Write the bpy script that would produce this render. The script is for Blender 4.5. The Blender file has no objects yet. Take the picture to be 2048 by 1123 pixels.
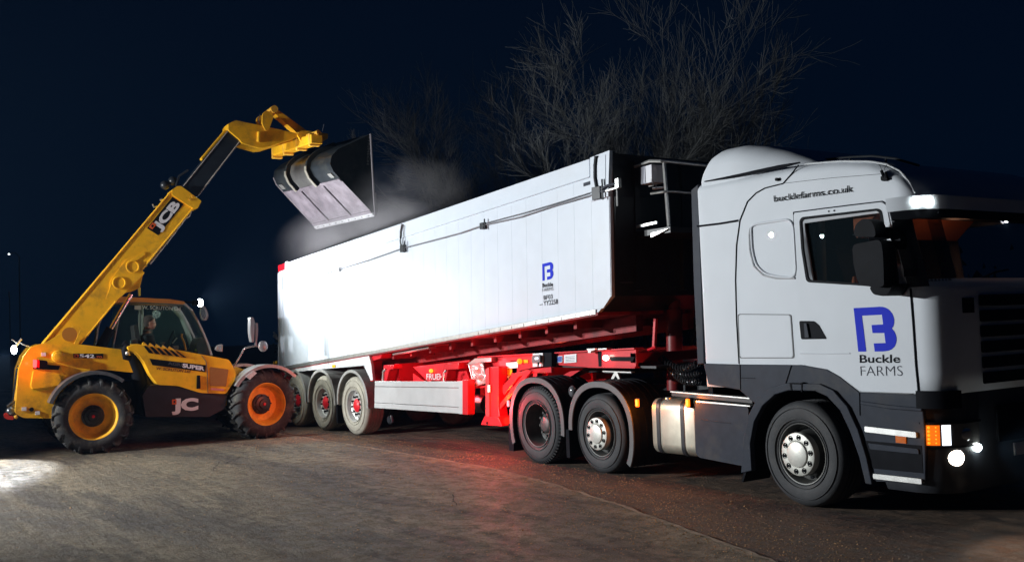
import bpy, bmesh, math, random
from mathutils import Vector, Matrix
from mathutils.geometry import tessellate_polygon
R = math.radians
sc = bpy.context.scene
COL = sc.collection
random.seed(7)

# ------------------------------------------------------------------ camera
CAM = Vector((6.259, -7.866, 1.801)); FW = Vector((-0.812, 0.582, 0.05)).normalized()
RT = Vector((0.580, 0.813, -0.039)); RT = (RT - FW * RT.dot(FW)).normalized(); UP = RT.cross(FW)
FPX = 1977.7                                   # focal length in pixels of a 2048 px wide frame
cd = bpy.data.cameras.new('camera'); cd.sensor_width = 36; cd.lens = FPX / 2048 * 36
cd.clip_start = .05; cd.clip_end = 2000
cam = bpy.data.objects.new('camera', cd); COL.objects.link(cam)
cam.matrix_world = Matrix.Translation(CAM) @ Matrix((RT, UP, -FW)).transposed().to_4x4()
sc.camera = cam

# ------------------------------------------------------------------ world and lights
w = bpy.data.worlds.new("World"); sc.world = w; w.use_nodes = True
nt = w.node_tree; bg = nt.nodes['Background']
tc = nt.nodes.new('ShaderNodeTexCoord'); sx = nt.nodes.new('ShaderNodeSeparateXYZ'); cr = nt.nodes.new('ShaderNodeValToRGB')
nt.links.new(tc.outputs['Generated'], sx.inputs[0]); nt.links.new(sx.outputs['Z'], cr.inputs[0]); nt.links.new(cr.outputs[0], bg.inputs[0])
cr.color_ramp.elements[0].position = 0.0; cr.color_ramp.elements[0].color = (.0006, .0038, .0112, 1)
cr.color_ramp.elements[1].position = .55; cr.color_ramp.elements[1].color = (.0002, .0019, .0082, 1)
bg.inputs[1].default_value = 1.0
sc.view_settings.view_transform = 'Standard'; sc.view_settings.look = 'None'
sc.view_settings.exposure = 0; sc.view_settings.gamma = 1
try: sc.cycles.volume_step_rate = 2.0; sc.cycles.volume_max_steps = 96
except Exception: pass
sc.cycles.sample_clamp_indirect = 4.0

def lamp(name, kind, loc, power, color=(1, 1, 1), radius=.05, target=None, angle=60, blend=.5, parent=None):
    ld = bpy.data.lights.new(name, kind); ld.energy = power; ld.color = color
    ld.shadow_soft_size = radius
    if kind == 'SPOT': ld.spot_size = R(angle); ld.spot_blend = blend
    o = bpy.data.objects.new(name, ld); COL.objects.link(o); o.location = loc
    if target is not None:
        o.rotation_euler = (Vector(target) - Vector(loc)).to_track_quat('-Z', 'Y').to_euler()
    if parent: o.parent = parent
    return o
# two yard floodlights on the building to the left of the photographer
lamp('floodlight', 'SPOT', (-11.57, -11.8, 4.02), 6000, (.96, .99, 1), .045, (-5.6, .8, 2.7), 82, .6)
lamp('floodlight', 'SPOT', (-10.4, -12.3, 3.87), 4900, (.93, .98, 1), .045, (-4.2, .8, 2.7), 74, .6)
# dim warm fill added behind the camera, no lamp is known there
lamp('fill_light', 'POINT', (14, -14, 7), 4, (1, .62, .45), .4)

# ------------------------------------------------------------------ materials
MATS = {}
def mat(name, col, rough=.5, metal=0, emit=None, es=1, noise=0, nscale=6, bump=0, bscale=40, coat=0, trans=0, alpha=1, dirt=None, spec=.5, ior=1.45, dscale=2.2, dth=.55):
    if name in MATS: return MATS[name]
    m = bpy.data.materials.new(name); m.use_nodes = True; n = m.node_tree; b = n.nodes['Principled BSDF']
    c = (*col, 1); b.inputs['Base Color'].default_value = c; b.inputs['Roughness'].default_value = rough
    b.inputs['Metallic'].default_value = metal; b.inputs['Coat Weight'].default_value = coat
    b.inputs['Coat Roughness'].default_value = .005; b.inputs['Transmission Weight'].default_value = trans
    b.inputs['Alpha'].default_value = alpha; b.inputs['Specular IOR Level'].default_value = spec; b.inputs['IOR'].default_value = ior
    if emit: b.inputs['Emission Color'].default_value = (*emit, 1); b.inputs['Emission Strength'].default_value = es
    co = n.nodes.new('ShaderNodeTexCoord')
    if noise or dirt:
        nz = n.nodes.new('ShaderNodeTexNoise'); nz.inputs['Scale'].default_value = nscale; nz.inputs['Detail'].default_value = 8
        n.links.new(co.outputs['Object'], nz.inputs['Vector'])
        r1 = n.nodes.new('ShaderNodeMapRange'); r1.inputs[1].default_value = .3; r1.inputs[2].default_value = .7
        r1.inputs[3].default_value = 1 - noise; r1.inputs[4].default_value = 1 + noise
        n.links.new(nz.outputs['Fac'], r1.inputs[0])
        vm = n.nodes.new('ShaderNodeVectorMath'); vm.operation = 'SCALE'; vm.inputs[0].default_value = col
        n.links.new(r1.outputs[0], vm.inputs['Scale']); src = vm.outputs[0]
        if dirt:
            n2 = n.nodes.new('ShaderNodeTexNoise'); n2.inputs['Scale'].default_value = dscale; n2.inputs['Detail'].default_value = 10; n2.inputs['Roughness'].default_value = .7
            n.links.new(co.outputs['Object'], n2.inputs['Vector'])
            r2 = n.nodes.new('ShaderNodeMapRange'); r2.inputs[1].default_value = dth - .1; r2.inputs[2].default_value = dth + .2; r2.inputs[4].default_value = .85
            n.links.new(n2.outputs['Fac'], r2.inputs[0])
            mx = n.nodes.new('ShaderNodeMix'); mx.data_type = 'RGBA'
            n.links.new(r2.outputs[0], mx.inputs[0]); n.links.new(src, mx.inputs[6]); mx.inputs[7].default_value = (*dirt, 1); src = mx.outputs[2]
        n.links.new(src, b.inputs['Base Color'])
    if bump:
        nb = n.nodes.new('ShaderNodeTexNoise'); nb.inputs['Scale'].default_value = bscale; nb.inputs['Detail'].default_value = 6
        n.links.new(co.outputs['Object'], nb.inputs['Vector'])
        bp = n.nodes.new('ShaderNodeBump'); bp.inputs['Strength'].default_value = bump; bp.inputs['Distance'].default_value = .01
        n.links.new(nb.outputs['Fac'], bp.inputs['Height']); n.links.new(bp.outputs[0], b.inputs['Normal'])
    MATS[name] = m; return m
WHITE = mat('cab_white_paint', (.62, .655, .70), .5, coat=.22, spec=.10, noise=.03, nscale=3)
BODYW = mat('trailer_white_paint', (.56, .61, .68), .36, noise=.03, nscale=4, bump=.03, bscale=3, coat=.1, dirt=(.52, .55, .58), dscale=1.1, dth=.62)
ALU = mat('brushed_aluminium', (.62, .62, .60), .34, .85, noise=.12, nscale=14)
CHROME = mat('chrome', (.8, .8, .8), .12, 1)
DARKP = mat('dark_grey_plastic', (.032, .038, .052), .5, spec=.1, noise=.12, nscale=8, bump=.06, bscale=120, dirt=(.075, .07, .065), dth=.6)
BLACK = mat('black_plastic', (.010, .011, .014), .5, noise=.2, spec=.03)
BLACKM = mat('black_painted_metal', (.016, .019, .024), .38, noise=.2, bump=.04, bscale=20)
BULK = mat('black_bulkhead_paint', (.020, .024, .028), .32, noise=.2, nscale=3, dirt=(.05, .06, .055), dth=.6, dscale=1)
TYRE = mat('tyre_rubber', (.030, .032, .036), .72, noise=.2, nscale=7, bump=.15, bscale=60, dirt=(.075, .072, .066), dscale=3, dth=.58)
TYRED = mat('dusty_tyre_rubber', (.24, .225, .19), .85, noise=.15, nscale=7, bump=.15, bscale=60, dirt=(.40, .37, .29), dscale=3, dth=.5)
AGT = mat('muddy_tractor_tyre', (.020, .020, .022), .8, noise=.3, nscale=9, bump=.3, bscale=30, dirt=(.13, .115, .085), dscale=5, dth=.58)
RED = mat('red_chassis_paint', (.60, .012, .022), .34, noise=.1, nscale=5, coat=.3, dirt=(.16, .02, .02), dscale=2.5, dth=.62)
YEL = mat('yellow_machine_paint', (.88, .455, .016), .42, spec=.3, noise=.08, nscale=6, coat=.12, dirt=(.26, .13, .035), dscale=3.4, dth=.60, bump=.04, bscale=30)
YEL2 = mat('worn_yellow_paint', (.86, .46, .05), .5, spec=.3, noise=.15, nscale=9, dirt=(.16, .09, .03), dscale=5, dth=.57, bump=.1)
RIMY = mat('yellow_rim_paint', (.85, .42, .03), .5, spec=.3, noise=.12, nscale=7, dirt=(.30, .16, .05), dscale=5, dth=.57)
RIMS = mat('silver_rim_paint', (.50, .50, .48), .4, .5, noise=.15, nscale=9, dirt=(.25, .24, .21), dth=.6)
RIMD = mat('dark_steel_rim', (.07, .072, .072), .5, .4, noise=.2, dirt=(.16, .15, .13), dth=.55)
STEELB = mat('worn_bucket_steel', (.17, .15, .17), .7, .1, spec=.15, noise=.25, nscale=5, dirt=(.07, .055, .06), dscale=3.5, dth=.6, bump=.15, bscale=14)
BUCKB = mat('bucket_black_paint', (.016, .020, .024), .5, spec=.12, noise=.2, dirt=(.06, .06, .05), dth=.62)
EDGE = mat('polished_cutting_edge', (.72, .72, .74), .35, .6, noise=.15, nscale=12, bump=.2, bscale=25)
GLASSD = mat('dark_tinted_glass', (.01, .016, .02), .0, alpha=.35, spec=.3)
GLASSG = mat('greenish_cab_glass', (.03, .07, .055), .04, alpha=.22, spec=.8)
BLUE = mat('logo_blue', (.015, .03, .52), .6, spec=.1)
INK = mat('lettering_ink', (.008, .010, .014), .7, spec=.08)
INKG = mat('lettering_grey', (.06, .065, .08), .7, spec=.08)
LETW = mat('lettering_white', (.72, .72, .74), .5)
LETO = mat('lettering_orange', (.62, .10, .02), .5)
LETB = mat('lettering_brown', (.16, .035, .012), .5)
SKIN = mat('skin', (.52, .28, .19), .55, noise=.05)
HAIR = mat('grey_brown_hair', (.055, .048, .04), .9, noise=.4, nscale=60, bump=.4, bscale=90)
CLOTH = mat('dark_work_jacket', (.025, .033, .035), .85, noise=.2, bump=.3, bscale=25)
CLOTHG = mat('jacket_collar', (.16, .19, .16), .9, noise=.2)
SEATM = mat('orange_seat_fabric', (.55, .17, .07), .8, noise=.15, nscale=20)
LINING = mat('cab_lining', (.50, .20, .11), .8, noise=.1)
BARK = mat('twig_bark', (.022, .0215, .022), .9, noise=.3, nscale=20)
def emis(name, col, s): return mat(name, (.02, .02, .02), .5, emit=col, es=s)
E_AMB = emis('amber_lamp', (1, .23, .01), 9); E_AMBH = emis('amber_lamp_core', (1, .115, .003), 4.5)
E_RED = emis('red_lamp', (1, .03, .03), 7); E_PINK = emis('red_lamp_core', (1, .16, .18), 3.5)
E_WHT = emis('white_glow', (.95, .98, 1), 14); E_WARM = emis('warm_white_lamp', (1, .86, .70), 16)
E_HOT = emis('headlamp_core', (.9, 1, .98), 40); E_GLINT = emis('roof_glint_glow', (.9, .96, 1), .75)
REFR = mat('red_reflector', (.65, .01, .02), .25, coat=.5); REFY = mat('amber_reflector', (.8, .42, .02), .25, coat=.5)
REFD = mat('amber_lens', (.45, .10, .01), .2, coat=.5, emit=(1, .2, .0), es=.12)

# ------------------------------------------------------------------ builders
class MB:
    def __init__(s): s.v = []; s.f = []; s.sm = []
    def add(s, vs, fs, smooth=False):
        k = len(s.v); s.v += [tuple(v) for v in vs]; s.f += [tuple(i + k for i in f) for f in fs]; s.sm += [smooth] * len(fs); return s
    def box(s, x0, x1, y0, y1, z0, z1):
        return s.add([(x, y, z) for x in (x0, x1) for y in (y0, y1) for z in (z0, z1)],
                     [(0, 1, 3, 2), (4, 6, 7, 5), (0, 4, 5, 1), (2, 3, 7, 6), (0, 2, 6, 4), (1, 5, 7, 3)])
    def prism(s, pts, y0, y1, holes=()):
        polys = [list(pts)] + [list(h) for h in holes]; fl = [p for q in polys for p in q]; n = len(fl)
        tr = tessellate_polygon([[Vector((p[0], p[1], 0)) for p in q] for q in polys])
        fs = [tuple(t) for t in tr] + [tuple(i + n for i in reversed(t)) for t in tr]; k = 0
        for q in polys:
            m = len(q)
            for i in range(m): fs.append((k + i, k + (i + 1) % m, n + k + (i + 1) % m, n + k + i))
            k += m
        return s.add([(p[0], y0, p[1]) for p in fl] + [(p[0], y1, p[1]) for p in fl], fs)
    def tube(s, path, r, n=8, cap=True, smooth=True):
        path = [Vector(p) for p in path]; vs = []; fs = []; m = len(path); prev = None
        rs = r if isinstance(r, (list, tuple)) else [r] * m
        for i, p in enumerate(path):
            d = (path[min(i + 1, m - 1)] - path[max(i - 1, 0)]).normalized()
            if prev is None:
                a = Vector((0, 0, 1)) if abs(d.z) < .9 else Vector((1, 0, 0)); u = d.cross(a).normalized()
            else: u = (prev - d * prev.dot(d)).normalized()
            prev = u; v = d.cross(u)
            for k in range(n):
                t = 2 * math.pi * k / n; vs.append(p + (u * math.cos(t) + v * math.sin(t)) * rs[i])
        for i in range(m - 1):
            for k in range(n): fs.append((i * n + k, i * n + (k + 1) % n, (i + 1) * n + (k + 1) % n, (i + 1) * n + k))
        s.add(vs, fs, smooth)
        if cap: s.add(vs[:n], [tuple(reversed(range(n)))]); s.add(vs[-n:], [tuple(range(n))])
        return s
    def lathe(s, prof, cx=0, cz=0, n=48, a0=0, a1=360, smooth=True, closed=False):
        full = abs(a1 - a0) >= 360; st = n if full else n + 1; vs = []; fs = []; m = len(prof)
        for i in range(st):
            t = R(a0 + (a1 - a0) * i / n)
            for (r, y) in prof: vs.append((cx + r * math.cos(t), y, cz + r * math.sin(t)))
        for i in range(n):
            j = (i + 1) % st
            for k in range(m if closed else m - 1):
                l = (k + 1) % m
                fs.append((i * m + k, j * m + k, j * m + l, i * m + l))
        if closed and not full:
            fs += [tuple(range(m)), tuple(reversed(range((st - 1) * m, st * m)))]
        return s.add(vs, fs, smooth)
    def disc(s, cx, cz, r, y0, y1, n=20):
        return s.prism([(cx + r * math.cos(2 * math.pi * i / n), cz + r * math.sin(2 * math.pi * i / n)) for i in range(n)], y0, y1)
    def ball(s, c, r, n=12, sq=(1, 1, 1)):
        vs = []; fs = []
        for i in range(n + 1):
            p = math.pi * i / n
            for k in range(2 * n):
                t = math.pi * k / n; vs.append((c[0] + r * sq[0] * math.sin(p) * math.cos(t), c[1] + r * sq[1] * math.sin(p) * math.sin(t), c[2] + r * sq[2] * math.cos(p)))
        for i in range(n):
            for k in range(2 * n): fs.append((i * 2 * n + k, i * 2 * n + (k + 1) % (2 * n), (i + 1) * 2 * n + (k + 1) % (2 * n), (i + 1) * 2 * n + k))
        return s.add(vs, fs, True)
    def loft(s, rings, smooth=True, caps=True):
        m = len(rings[0]); vs = [p for r in rings for p in r]; fs = []
        for i in range(len(rings) - 1):
            for k in range(m): fs.append((i * m + k, i * m + (k + 1) % m, (i + 1) * m + (k + 1) % m, (i + 1) * m + k))
        s.add(vs, fs, smooth)
        if caps: s.add(rings[0], [tuple(reversed(range(m)))]); s.add(rings[-1], [tuple(range(m))])
        return s
    def mesh(s, name):
        me = bpy.data.meshes.new(name); me.from_pydata(s.v, [], s.f); me.update()
        me.polygons.foreach_set('use_smooth', s.sm)
        bm = bmesh.new(); bm.from_mesh(me); bmesh.ops.remove_doubles(bm, verts=bm.verts, dist=1e-5)
        bmesh.ops.recalc_face_normals(bm, faces=bm.faces); bm.to_mesh(me); bm.free()
        if any(s.sm): me.set_sharp_from_angle(angle=R(38))
        return me

SPLIT = {'tilt_lever', 'cross_member', 'chassis_beam', 'mirror_arm', 'hanger_bracket', 'wheel_nut', 'marker_bolt', 'amber_diode', 'wing_flap', 'hand_hole', 'main_rail', 'axle', 'side_gusset',
         'brace_post', 'hitch_knob', 'hose_reel', 'collar_bolt', 'cylinder_lug', 'twin_aerial', 'arch_clip', 'edge_bolt', 'eye', 'hitch_plate', 'intake_hose', 'yellow_label', 'beam_top_lug',
         'suspension_bracket', 'coiled_air_line', 'boom_clip', 'thin_hose', 'aerial_wire', 'stiffener', 'handrail', 'lever', 'door_post', 'console_trim', 'axle_housing', 'rear_frame', 'rope_end', 'tall_mirror', 'sheet_rope', 'catwalk'}
def islands(me):
    n = len(me.vertices); p = list(range(n))
    def f(i):
        while p[i] != i: p[i] = p[p[i]]; i = p[i]
        return i
    for q in me.polygons:
        a = f(q.vertices[0])
        for v in q.vertices[1:]: p[f(v)] = a
    g = {}
    for q in me.polygons: g.setdefault(f(q.vertices[0]), []).append(q)
    out = []
    for qs in g.values():
        ids = sorted({v for q in qs for v in q.vertices}); mp = {v: i for i, v in enumerate(ids)}
        m2 = bpy.data.meshes.new(me.name); m2.from_pydata([me.vertices[v].co[:] for v in ids], [], [tuple(mp[v] for v in q.vertices) for q in qs])
        m2.polygons.foreach_set('use_smooth', [q.use_smooth for q in qs]); m2.update(); m2.set_sharp_from_angle(angle=R(38)); out.append(m2)
    return out
def obj(name, me, m, parent=None, loc=(0, 0, 0), bevel=0, seg=2, label=None):
    if isinstance(me, MB): me = me.mesh(name)
    if name in SPLIT:
        r = [obj_(name, q, m, parent, loc, bevel, seg, label) for q in islands(me)]; return r[0]
    return obj_(name, me, m, parent, loc, bevel, seg, label)
def obj_(name, me, m, parent=None, loc=(0, 0, 0), bevel=0, seg=2, label=None):
    me.materials.clear(); me.materials.append(m)
    o = bpy.data.objects.new(name, me); COL.objects.link(o); o.location = loc
    if parent: o.parent = parent
    if bevel:
        b = o.modifiers.new('bevel', 'BEVEL'); b.width = bevel; b.segments = seg; b.limit_method = 'ANGLE'; b.angle_limit = R(35); b.harden_normals = False
    if label: o['label'] = label
    return o
def tag(o, label, cat, group=None, kind=None):
    o['label'] = label; o['category'] = cat
    if group: o['group'] = group
    if kind: o['kind'] = kind
    return o
def struct(name, mb, m): o = obj(name, mb, m); o['kind'] = 'structure'; return o
def empty(name, parent=None, loc=(0, 0, 0), rz=0):
    o = bpy.data.objects.new(name, None); COL.objects.link(o); o.location = loc; o.rotation_euler = (0, 0, rz); o.empty_display_size = .3
    if parent: o.parent = parent
    return o
def copy_tree(o, parent=None, loc=None):
    c = o.copy(); COL.objects.link(c)
    if parent: c.parent = parent
    if loc is not None: c.location = loc
    for ch in list(o.children): copy_tree(ch, c)
    return c

class Frame:
    """a vertical plane (the side of a vehicle): x along it, z up, y into the vehicle; at() turns a measured sight line into metres on it"""
    def __init__(s, ox, oy, yaw):
        s.o = Vector((ox, oy, 0)); a = R(yaw); s.a = a; s.ex = Vector((math.cos(a), math.sin(a), 0)); s.ey = Vector((-math.sin(a), math.cos(a), 0))
    def at(s, p, y=0):
        d = FW + RT * ((p[0] - 1024) / FPX) - UP * ((p[1] - 561.5) / FPX)
        t = (y - (CAM - s.o).dot(s.ey)) / d.dot(s.ey); P = CAM + d * t - s.o
        return (P.dot(s.ex), P.z)
    def at3(s, p, y=0): q = s.at(p, y); return (q[0], y, q[1])
    def poly(s, pts, y=0): return [s.at(p, y) for p in pts]
    def path(s, pts, y=0): return [s.at3(p, y) for p in pts]
T = Frame(0, -.03, -2.2); L = Frame(0, .30, 0); J = Frame(-11.31, -3.95, 84)

def rounded(pts, r=.03, n=4):
    out = []; m = len(pts)
    for i in range(m):
        a, b, c = Vector(pts[i - 1]), Vector(pts[i]), Vector(pts[(i + 1) % m])
        d1, d2 = (a - b), (c - b); l = min(r, d1.length * .45, d2.length * .45); p, q = b + d1.normalized() * l, b + d2.normalized() * l
        for k in range(n + 1):
            t = k / n; v = p * (1 - t) ** 2 + b * 2 * t * (1 - t) + q * t * t; out.append((v.x, v.y))
    return out

_dg = []
def font_mesh(body, bold=0, shear=0, spacing=1.0):
    cu = bpy.data.curves.new('lettering', 'FONT'); cu.body = body; cu.offset = bold; cu.shear = shear; cu.space_character = spacing; cu.resolution_u = 3
    o = bpy.data.objects.new('lettering', cu); COL.objects.link(o); bpy.context.view_layer.update()
    me = bpy.data.meshes.new_from_object(o.evaluated_get(bpy.context.evaluated_depsgraph_get()))
    bpy.data.objects.remove(o); bpy.data.curves.remove(cu); return me
def text(parent, fr, body, p0, p1, pt, m, y=-.012, name='lettering', bold=0, capital='H', **k):
    me = font_mesh(body, bold, **k); xs = [v.co.x for v in me.vertices]; x0, x1 = min(xs), max(xs)
    h = font_mesh(capital, bold); ys = [v.co.y for v in h.vertices]; H = max(ys)
    a, b, c = [Vector(fr.at(p, y)) for p in (p0, p1, pt)]
    for v in me.vertices:
        q = a + (b - a) * ((v.co.x - x0) / (x1 - x0)) + (c - a) * (v.co.y / H); v.co = (q.x, y, q.y)
    me.update(); return obj(name, me, m, parent)

def boolean_diff(a, cutters):
    o = bpy.data.objects.new('shape', a); COL.objects.link(o); cs = []
    for c in cutters:
        co = bpy.data.objects.new('shape', c); COL.objects.link(co); cs.append(co)
        md = o.modifiers.new('cut', 'BOOLEAN'); md.operation = 'DIFFERENCE'; md.object = co; md.solver = 'EXACT'
    bpy.context.view_layer.update()
    me = bpy.data.meshes.new_from_object(o.evaluated_get(bpy.context.evaluated_depsgraph_get()))
    for x in cs + [o]: bpy.data.objects.remove(x)
    return me

def interp(tab, x):
    if x <= tab[0][0]: return tab[0][1]
    for (a, b), (c, d) in zip(tab, tab[1:]):
        if x <= c: return b + (d - b) * (x - a) / (c - a)
    return tab[-1][1]
def shell(xr, xf, z0, top, W, Rf=.20, Rr=.05, rt=.10, keep=None):
    """car-body like skin: cross sections along s in 0..1, xf(z) is the front outline, top(s) the roof line; faces where keep() is false are left open"""
    rings = []; Lx = 2.80; m = MB()
    ss = [0, .004, .01, .02] + [.05 + .84 * i / 12 for i in range(13)] + [1 - .10 * (1 - i / 12) ** 1.6 for i in range(13)]
    for s_ in ss:
        d = (1 - s_) * Lx; dr = s_ * Lx
        yi = (Rf - math.sqrt(max(0, Rf * Rf - (Rf - d) ** 2)) if d < Rf else 0) + (Rr - math.sqrt(max(0, Rr * Rr - (Rr - dr) ** 2)) if dr < Rr else 0)
        zt = top(s_); side = [z0, 1.3, 1.5, 1.7, 1.9, 2.0, 2.1, 2.25, 2.4, 2.56, 2.72]; side += [2.72 + (zt - rt - 2.72) * i / 4 for i in (1, 2, 3, 4)]
        pts = [(yi, z) for z in side]
        for i in range(1, 7):
            t = math.pi / 2 * i / 6; pts.append((yi + rt * (1 - math.cos(t)) * 1.6, zt - rt + rt * math.sin(t)))
        full = pts + [(W - p[0], p[1]) for p in reversed(pts)]
        rings.append([(xr + (xf(z) - xr) * s_, y, z) for (y, z) in full])
    n = len(rings[0]); v = [p for r in rings for p in r]; f = []; last = (len(rings) - 1) * n
    for i in range(len(rings) - 1):
        for k in range(n - 1): f.append((i * n + k, i * n + k + 1, (i + 1) * n + k + 1, (i + 1) * n + k))
    for k in range(n // 2 - 1): f.append((last + k, last + k + 1, last + n - 2 - k, last + n - 1 - k)); f.append((k, k + 1, n - 2 - k, n - 1 - k))
    g = []
    for q in f:
        c = [sum(v[i][j] for i in q) / 4 for j in range(3)]
        if keep is None or keep(*c): g.append(q)
    return m.add(v, g, True)

# ------------------------------------------------------------------ wheels
def truck_wheel(name, r, wid, kind, tyre_m):
    w_ = empty(name); k = r / .51
    out = [(.292, .035), (.31, .012), (.35, .0), (.41, -.004), (.455, .006), (.485, .022), (.502, .045), (.508, .07)]
    prof = [(a * k if a > .3 else a, b) for a, b in out]; half = prof[:]
    g = []
    for j in range(4):
        yy = .08 + (wid - .16) * (j + .5) / 4; g += [(r, yy - .012), (r - .014, yy - .010), (r - .014, yy + .006), (r, yy + .008)]
    prof = half + g + [(a, wid - b) for a, b in reversed(half)]
    t = MB().lathe(prof, 0, r, 72)
    if kind == 'drive':
        for i in range(64):
            a = 2 * math.pi * i / 64; c, s_ = math.cos(a), math.sin(a); u = Vector((c, 0, s_)); v = Vector((-s_, 0, c)) * .013
            for (ya, yb) in ((.012, .07), (.10, .16)):
                P = [u * (r - .03) + Vector((0, ya, r)), u * (r + .006) + Vector((0, ya + .025, r)), u * (r + .006) + Vector((0, yb, r)), u * (r - .03) + Vector((0, yb, r))]
                t.add([p - v for p in P] + [p + v for p in P], [(0, 1, 2, 3), (7, 6, 5, 4), (0, 4, 5, 1), (1, 5, 6, 2), (2, 6, 7, 3), (3, 7, 4, 0)])
    # raised sidewall rings
    for rr in (.44 * k, .335 * k): t.lathe([(rr - .004, .004), (rr - .002, -.008), (rr + .002, -.008), (rr + .004, .004)], 0, r, 72)
    obj('tyre', t, tyre_m, w_)
    if kind == 'steer':
        obj('rim', MB().lathe([(.292, .05), (.298, .02), (.296, .012), (.285, .014), (.270, .05), (.262, .13), (.235, .15), (.215, .10), (.205, .03), (.2, .0)], 0, r, 56), RIMD, w_)
        rg = MB().lathe([(.265, .14), (.275, .05), (.288, .015)], 0, r, 56)
        for i in range(10):
            a = 2 * math.pi * (i + .5) / 10
            rg.disc(.238 * math.cos(a), r + .238 * math.sin(a), .020, .135, .148, 12)
        obj('hand_hole', rg, BLACK, w_)
        hb = MB().lathe([(.206, .03), (.210, -.02), (.205, -.042), (.195, -.047), (.135, -.047), (.130, -.043), (.126, -.047), (.122, -.058), (.115, -.062), (.0, -.063)], 0, r, 56)
        hub = obj('hub_cap', hb, mat('hub_aluminium', (.52, .52, .48), .5, .45, noise=.15, nscale=12), w_)
        nt_ = MB()
        for i in range(10):
            a = 2 * math.pi * (i + .25) / 10; cx, cz = .166 * math.cos(a), r + .166 * math.sin(a)
            nt_.lathe([(.026, -.044), (.026, -.053), (.021, -.054), (.019, -.046), (.0, -.046)], cx, cz, 14)
            nt_.prism([(cx + .013 * math.cos(q * math.pi / 3), cz + .013 * math.sin(q * math.pi / 3)) for q in range(6)], -.058, -.046)
        obj('wheel_nut', nt_, BLACK, w_)
    elif kind == 'drive':
        obj('rim', MB().lathe([(.288, .05), (.296, .02), (.294, .010), (.284, .012), (.272, .06), (.262, .17), (.245, .215), (.20, .225), (.17, .215), (.15, .205), (.12, .20)], 0, r, 56), RIMD, w_)
        hb = MB().lathe([(.125, .215), (.12, .16), (.105, .14), (.08, .13), (.0, .128)], 0, r, 40)
        obj('hub_cap', hb, RIMD, w_)
        nt_ = MB()
        for i in range(10):
            a = 2 * math.pi * (i + .25) / 10; cx, cz = .166 * math.cos(a), r + .166 * math.sin(a)
            nt_.prism([(cx + .017 * math.cos(q * math.pi / 3), cz + .017 * math.sin(q * math.pi / 3)) for q in range(6)], .17, .22)
            a += .3; nt_.disc(.222 * math.cos(a), r + .222 * math.sin(a), .022, .212, .223, 12)
        obj('wheel_nut', nt_, RIMD, w_)
    else:
        obj('rim', MB().lathe([(.288, .05), (.296, .02), (.294, .010), (.284, .012), (.272, .04), (.258, .085), (.235, .10), (.20, .085), (.15, .08), (.10, .08)], 0, r, 56), RIMS, w_)
        nt_ = MB()
        for i in range(10):
            a = 2 * math.pi * (i + .25) / 10; cx, cz = .166 * math.cos(a), r + .166 * math.sin(a)
            nt_.lathe([(.017, .085), (.017, .045), (.009, .035), (0, .035)], cx, cz, 10)
            a += .3; nt_.disc(.226 * math.cos(a), r + .226 * math.sin(a), .022, .092, .101, 12)
        obj('wheel_nut', nt_, BLACK, w_)
        obj('hub_cap', MB().lathe([(.13, .085), (.12, .06), (.085, .045), (.06, .03), (.0, .028)], 0, r, 36), RED, w_)
    return w_
def ag_wheel(name):
    w_ = empty(name); r = .60; wid = .46
    half = [(.375, .07), (.385, .03), (.42, .01), (.49, .0), (.55, .015), (.585, .045), (.598, .09)]
    t = MB().lathe(half + [(a, wid - b) for a, b in reversed(half)], 0, .64, 64)
    N = 19
    for side in (0, 1):
        for i in range(N):
            a0 = 2 * math.pi * (i + .5 * side) / N
            pts = []
            for q in range(5):
                f = q / 4; yy = (-.012 + f * .26); a = a0 + f * .20; rr = .64 - (.055 if q == 0 else 0.0); base = .59 if q else .53
                if q == 0: yy = .005
                if side: yy = wid - yy
                pts.append((a, yy, rr, base))
            wd = .045
            V = []
            for (a, yy, rr, base) in pts:
                for da, rad in ((-wd, base - .03), (-wd * .72, rr), (wd * .72, rr), (wd, base - .03)):
                    V.append((rad * math.cos(a + da), yy, .64 + rad * math.sin(a + da)))
            F = []
            for q in range(4):
                for k in range(3): F.append((q * 4 + k, q * 4 + k + 1, q * 4 + k + 5, q * 4 + k + 4))
            F += [(0, 3, 2, 1), (16, 17, 18, 19)]
            t.add(V, F)
    obj('tyre', t, AGT, w_, bevel=.006, seg=1)
    obj('rim', MB().lathe([(.375, .09), (.392, .05), (.392, .03), (.378, .03), (.372, .06), (.352, .08), (.345, .13), (.33, .17), (.30, .22), (.20, .245), (.15, .23), (.14, .23)], 0, .64, 60), RIMY, w_)
    hb = MB().lathe([(.185, .245), (.18, .20), (.15, .19), (.14, .16), (.09, .15), (.08, .12), (.0, .115)], 0, .64, 36)
    for i in range(8):
        a = 2 * math.pi * i / 8; hb.prism([(.165 * math.cos(a) + .017 * math.cos(q * math.pi / 3), .64 + .165 * math.sin(a) + .017 * math.sin(q * math.pi / 3)) for q in range(6)], .165, .2)
    obj('hub', hb, BLACKM, w_)
    obj('hub_plug', MB().lathe([(.028, .118), (.026, .10), (0, .098)], 0, .64, 16), REFR, w_)
    return w_

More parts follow.
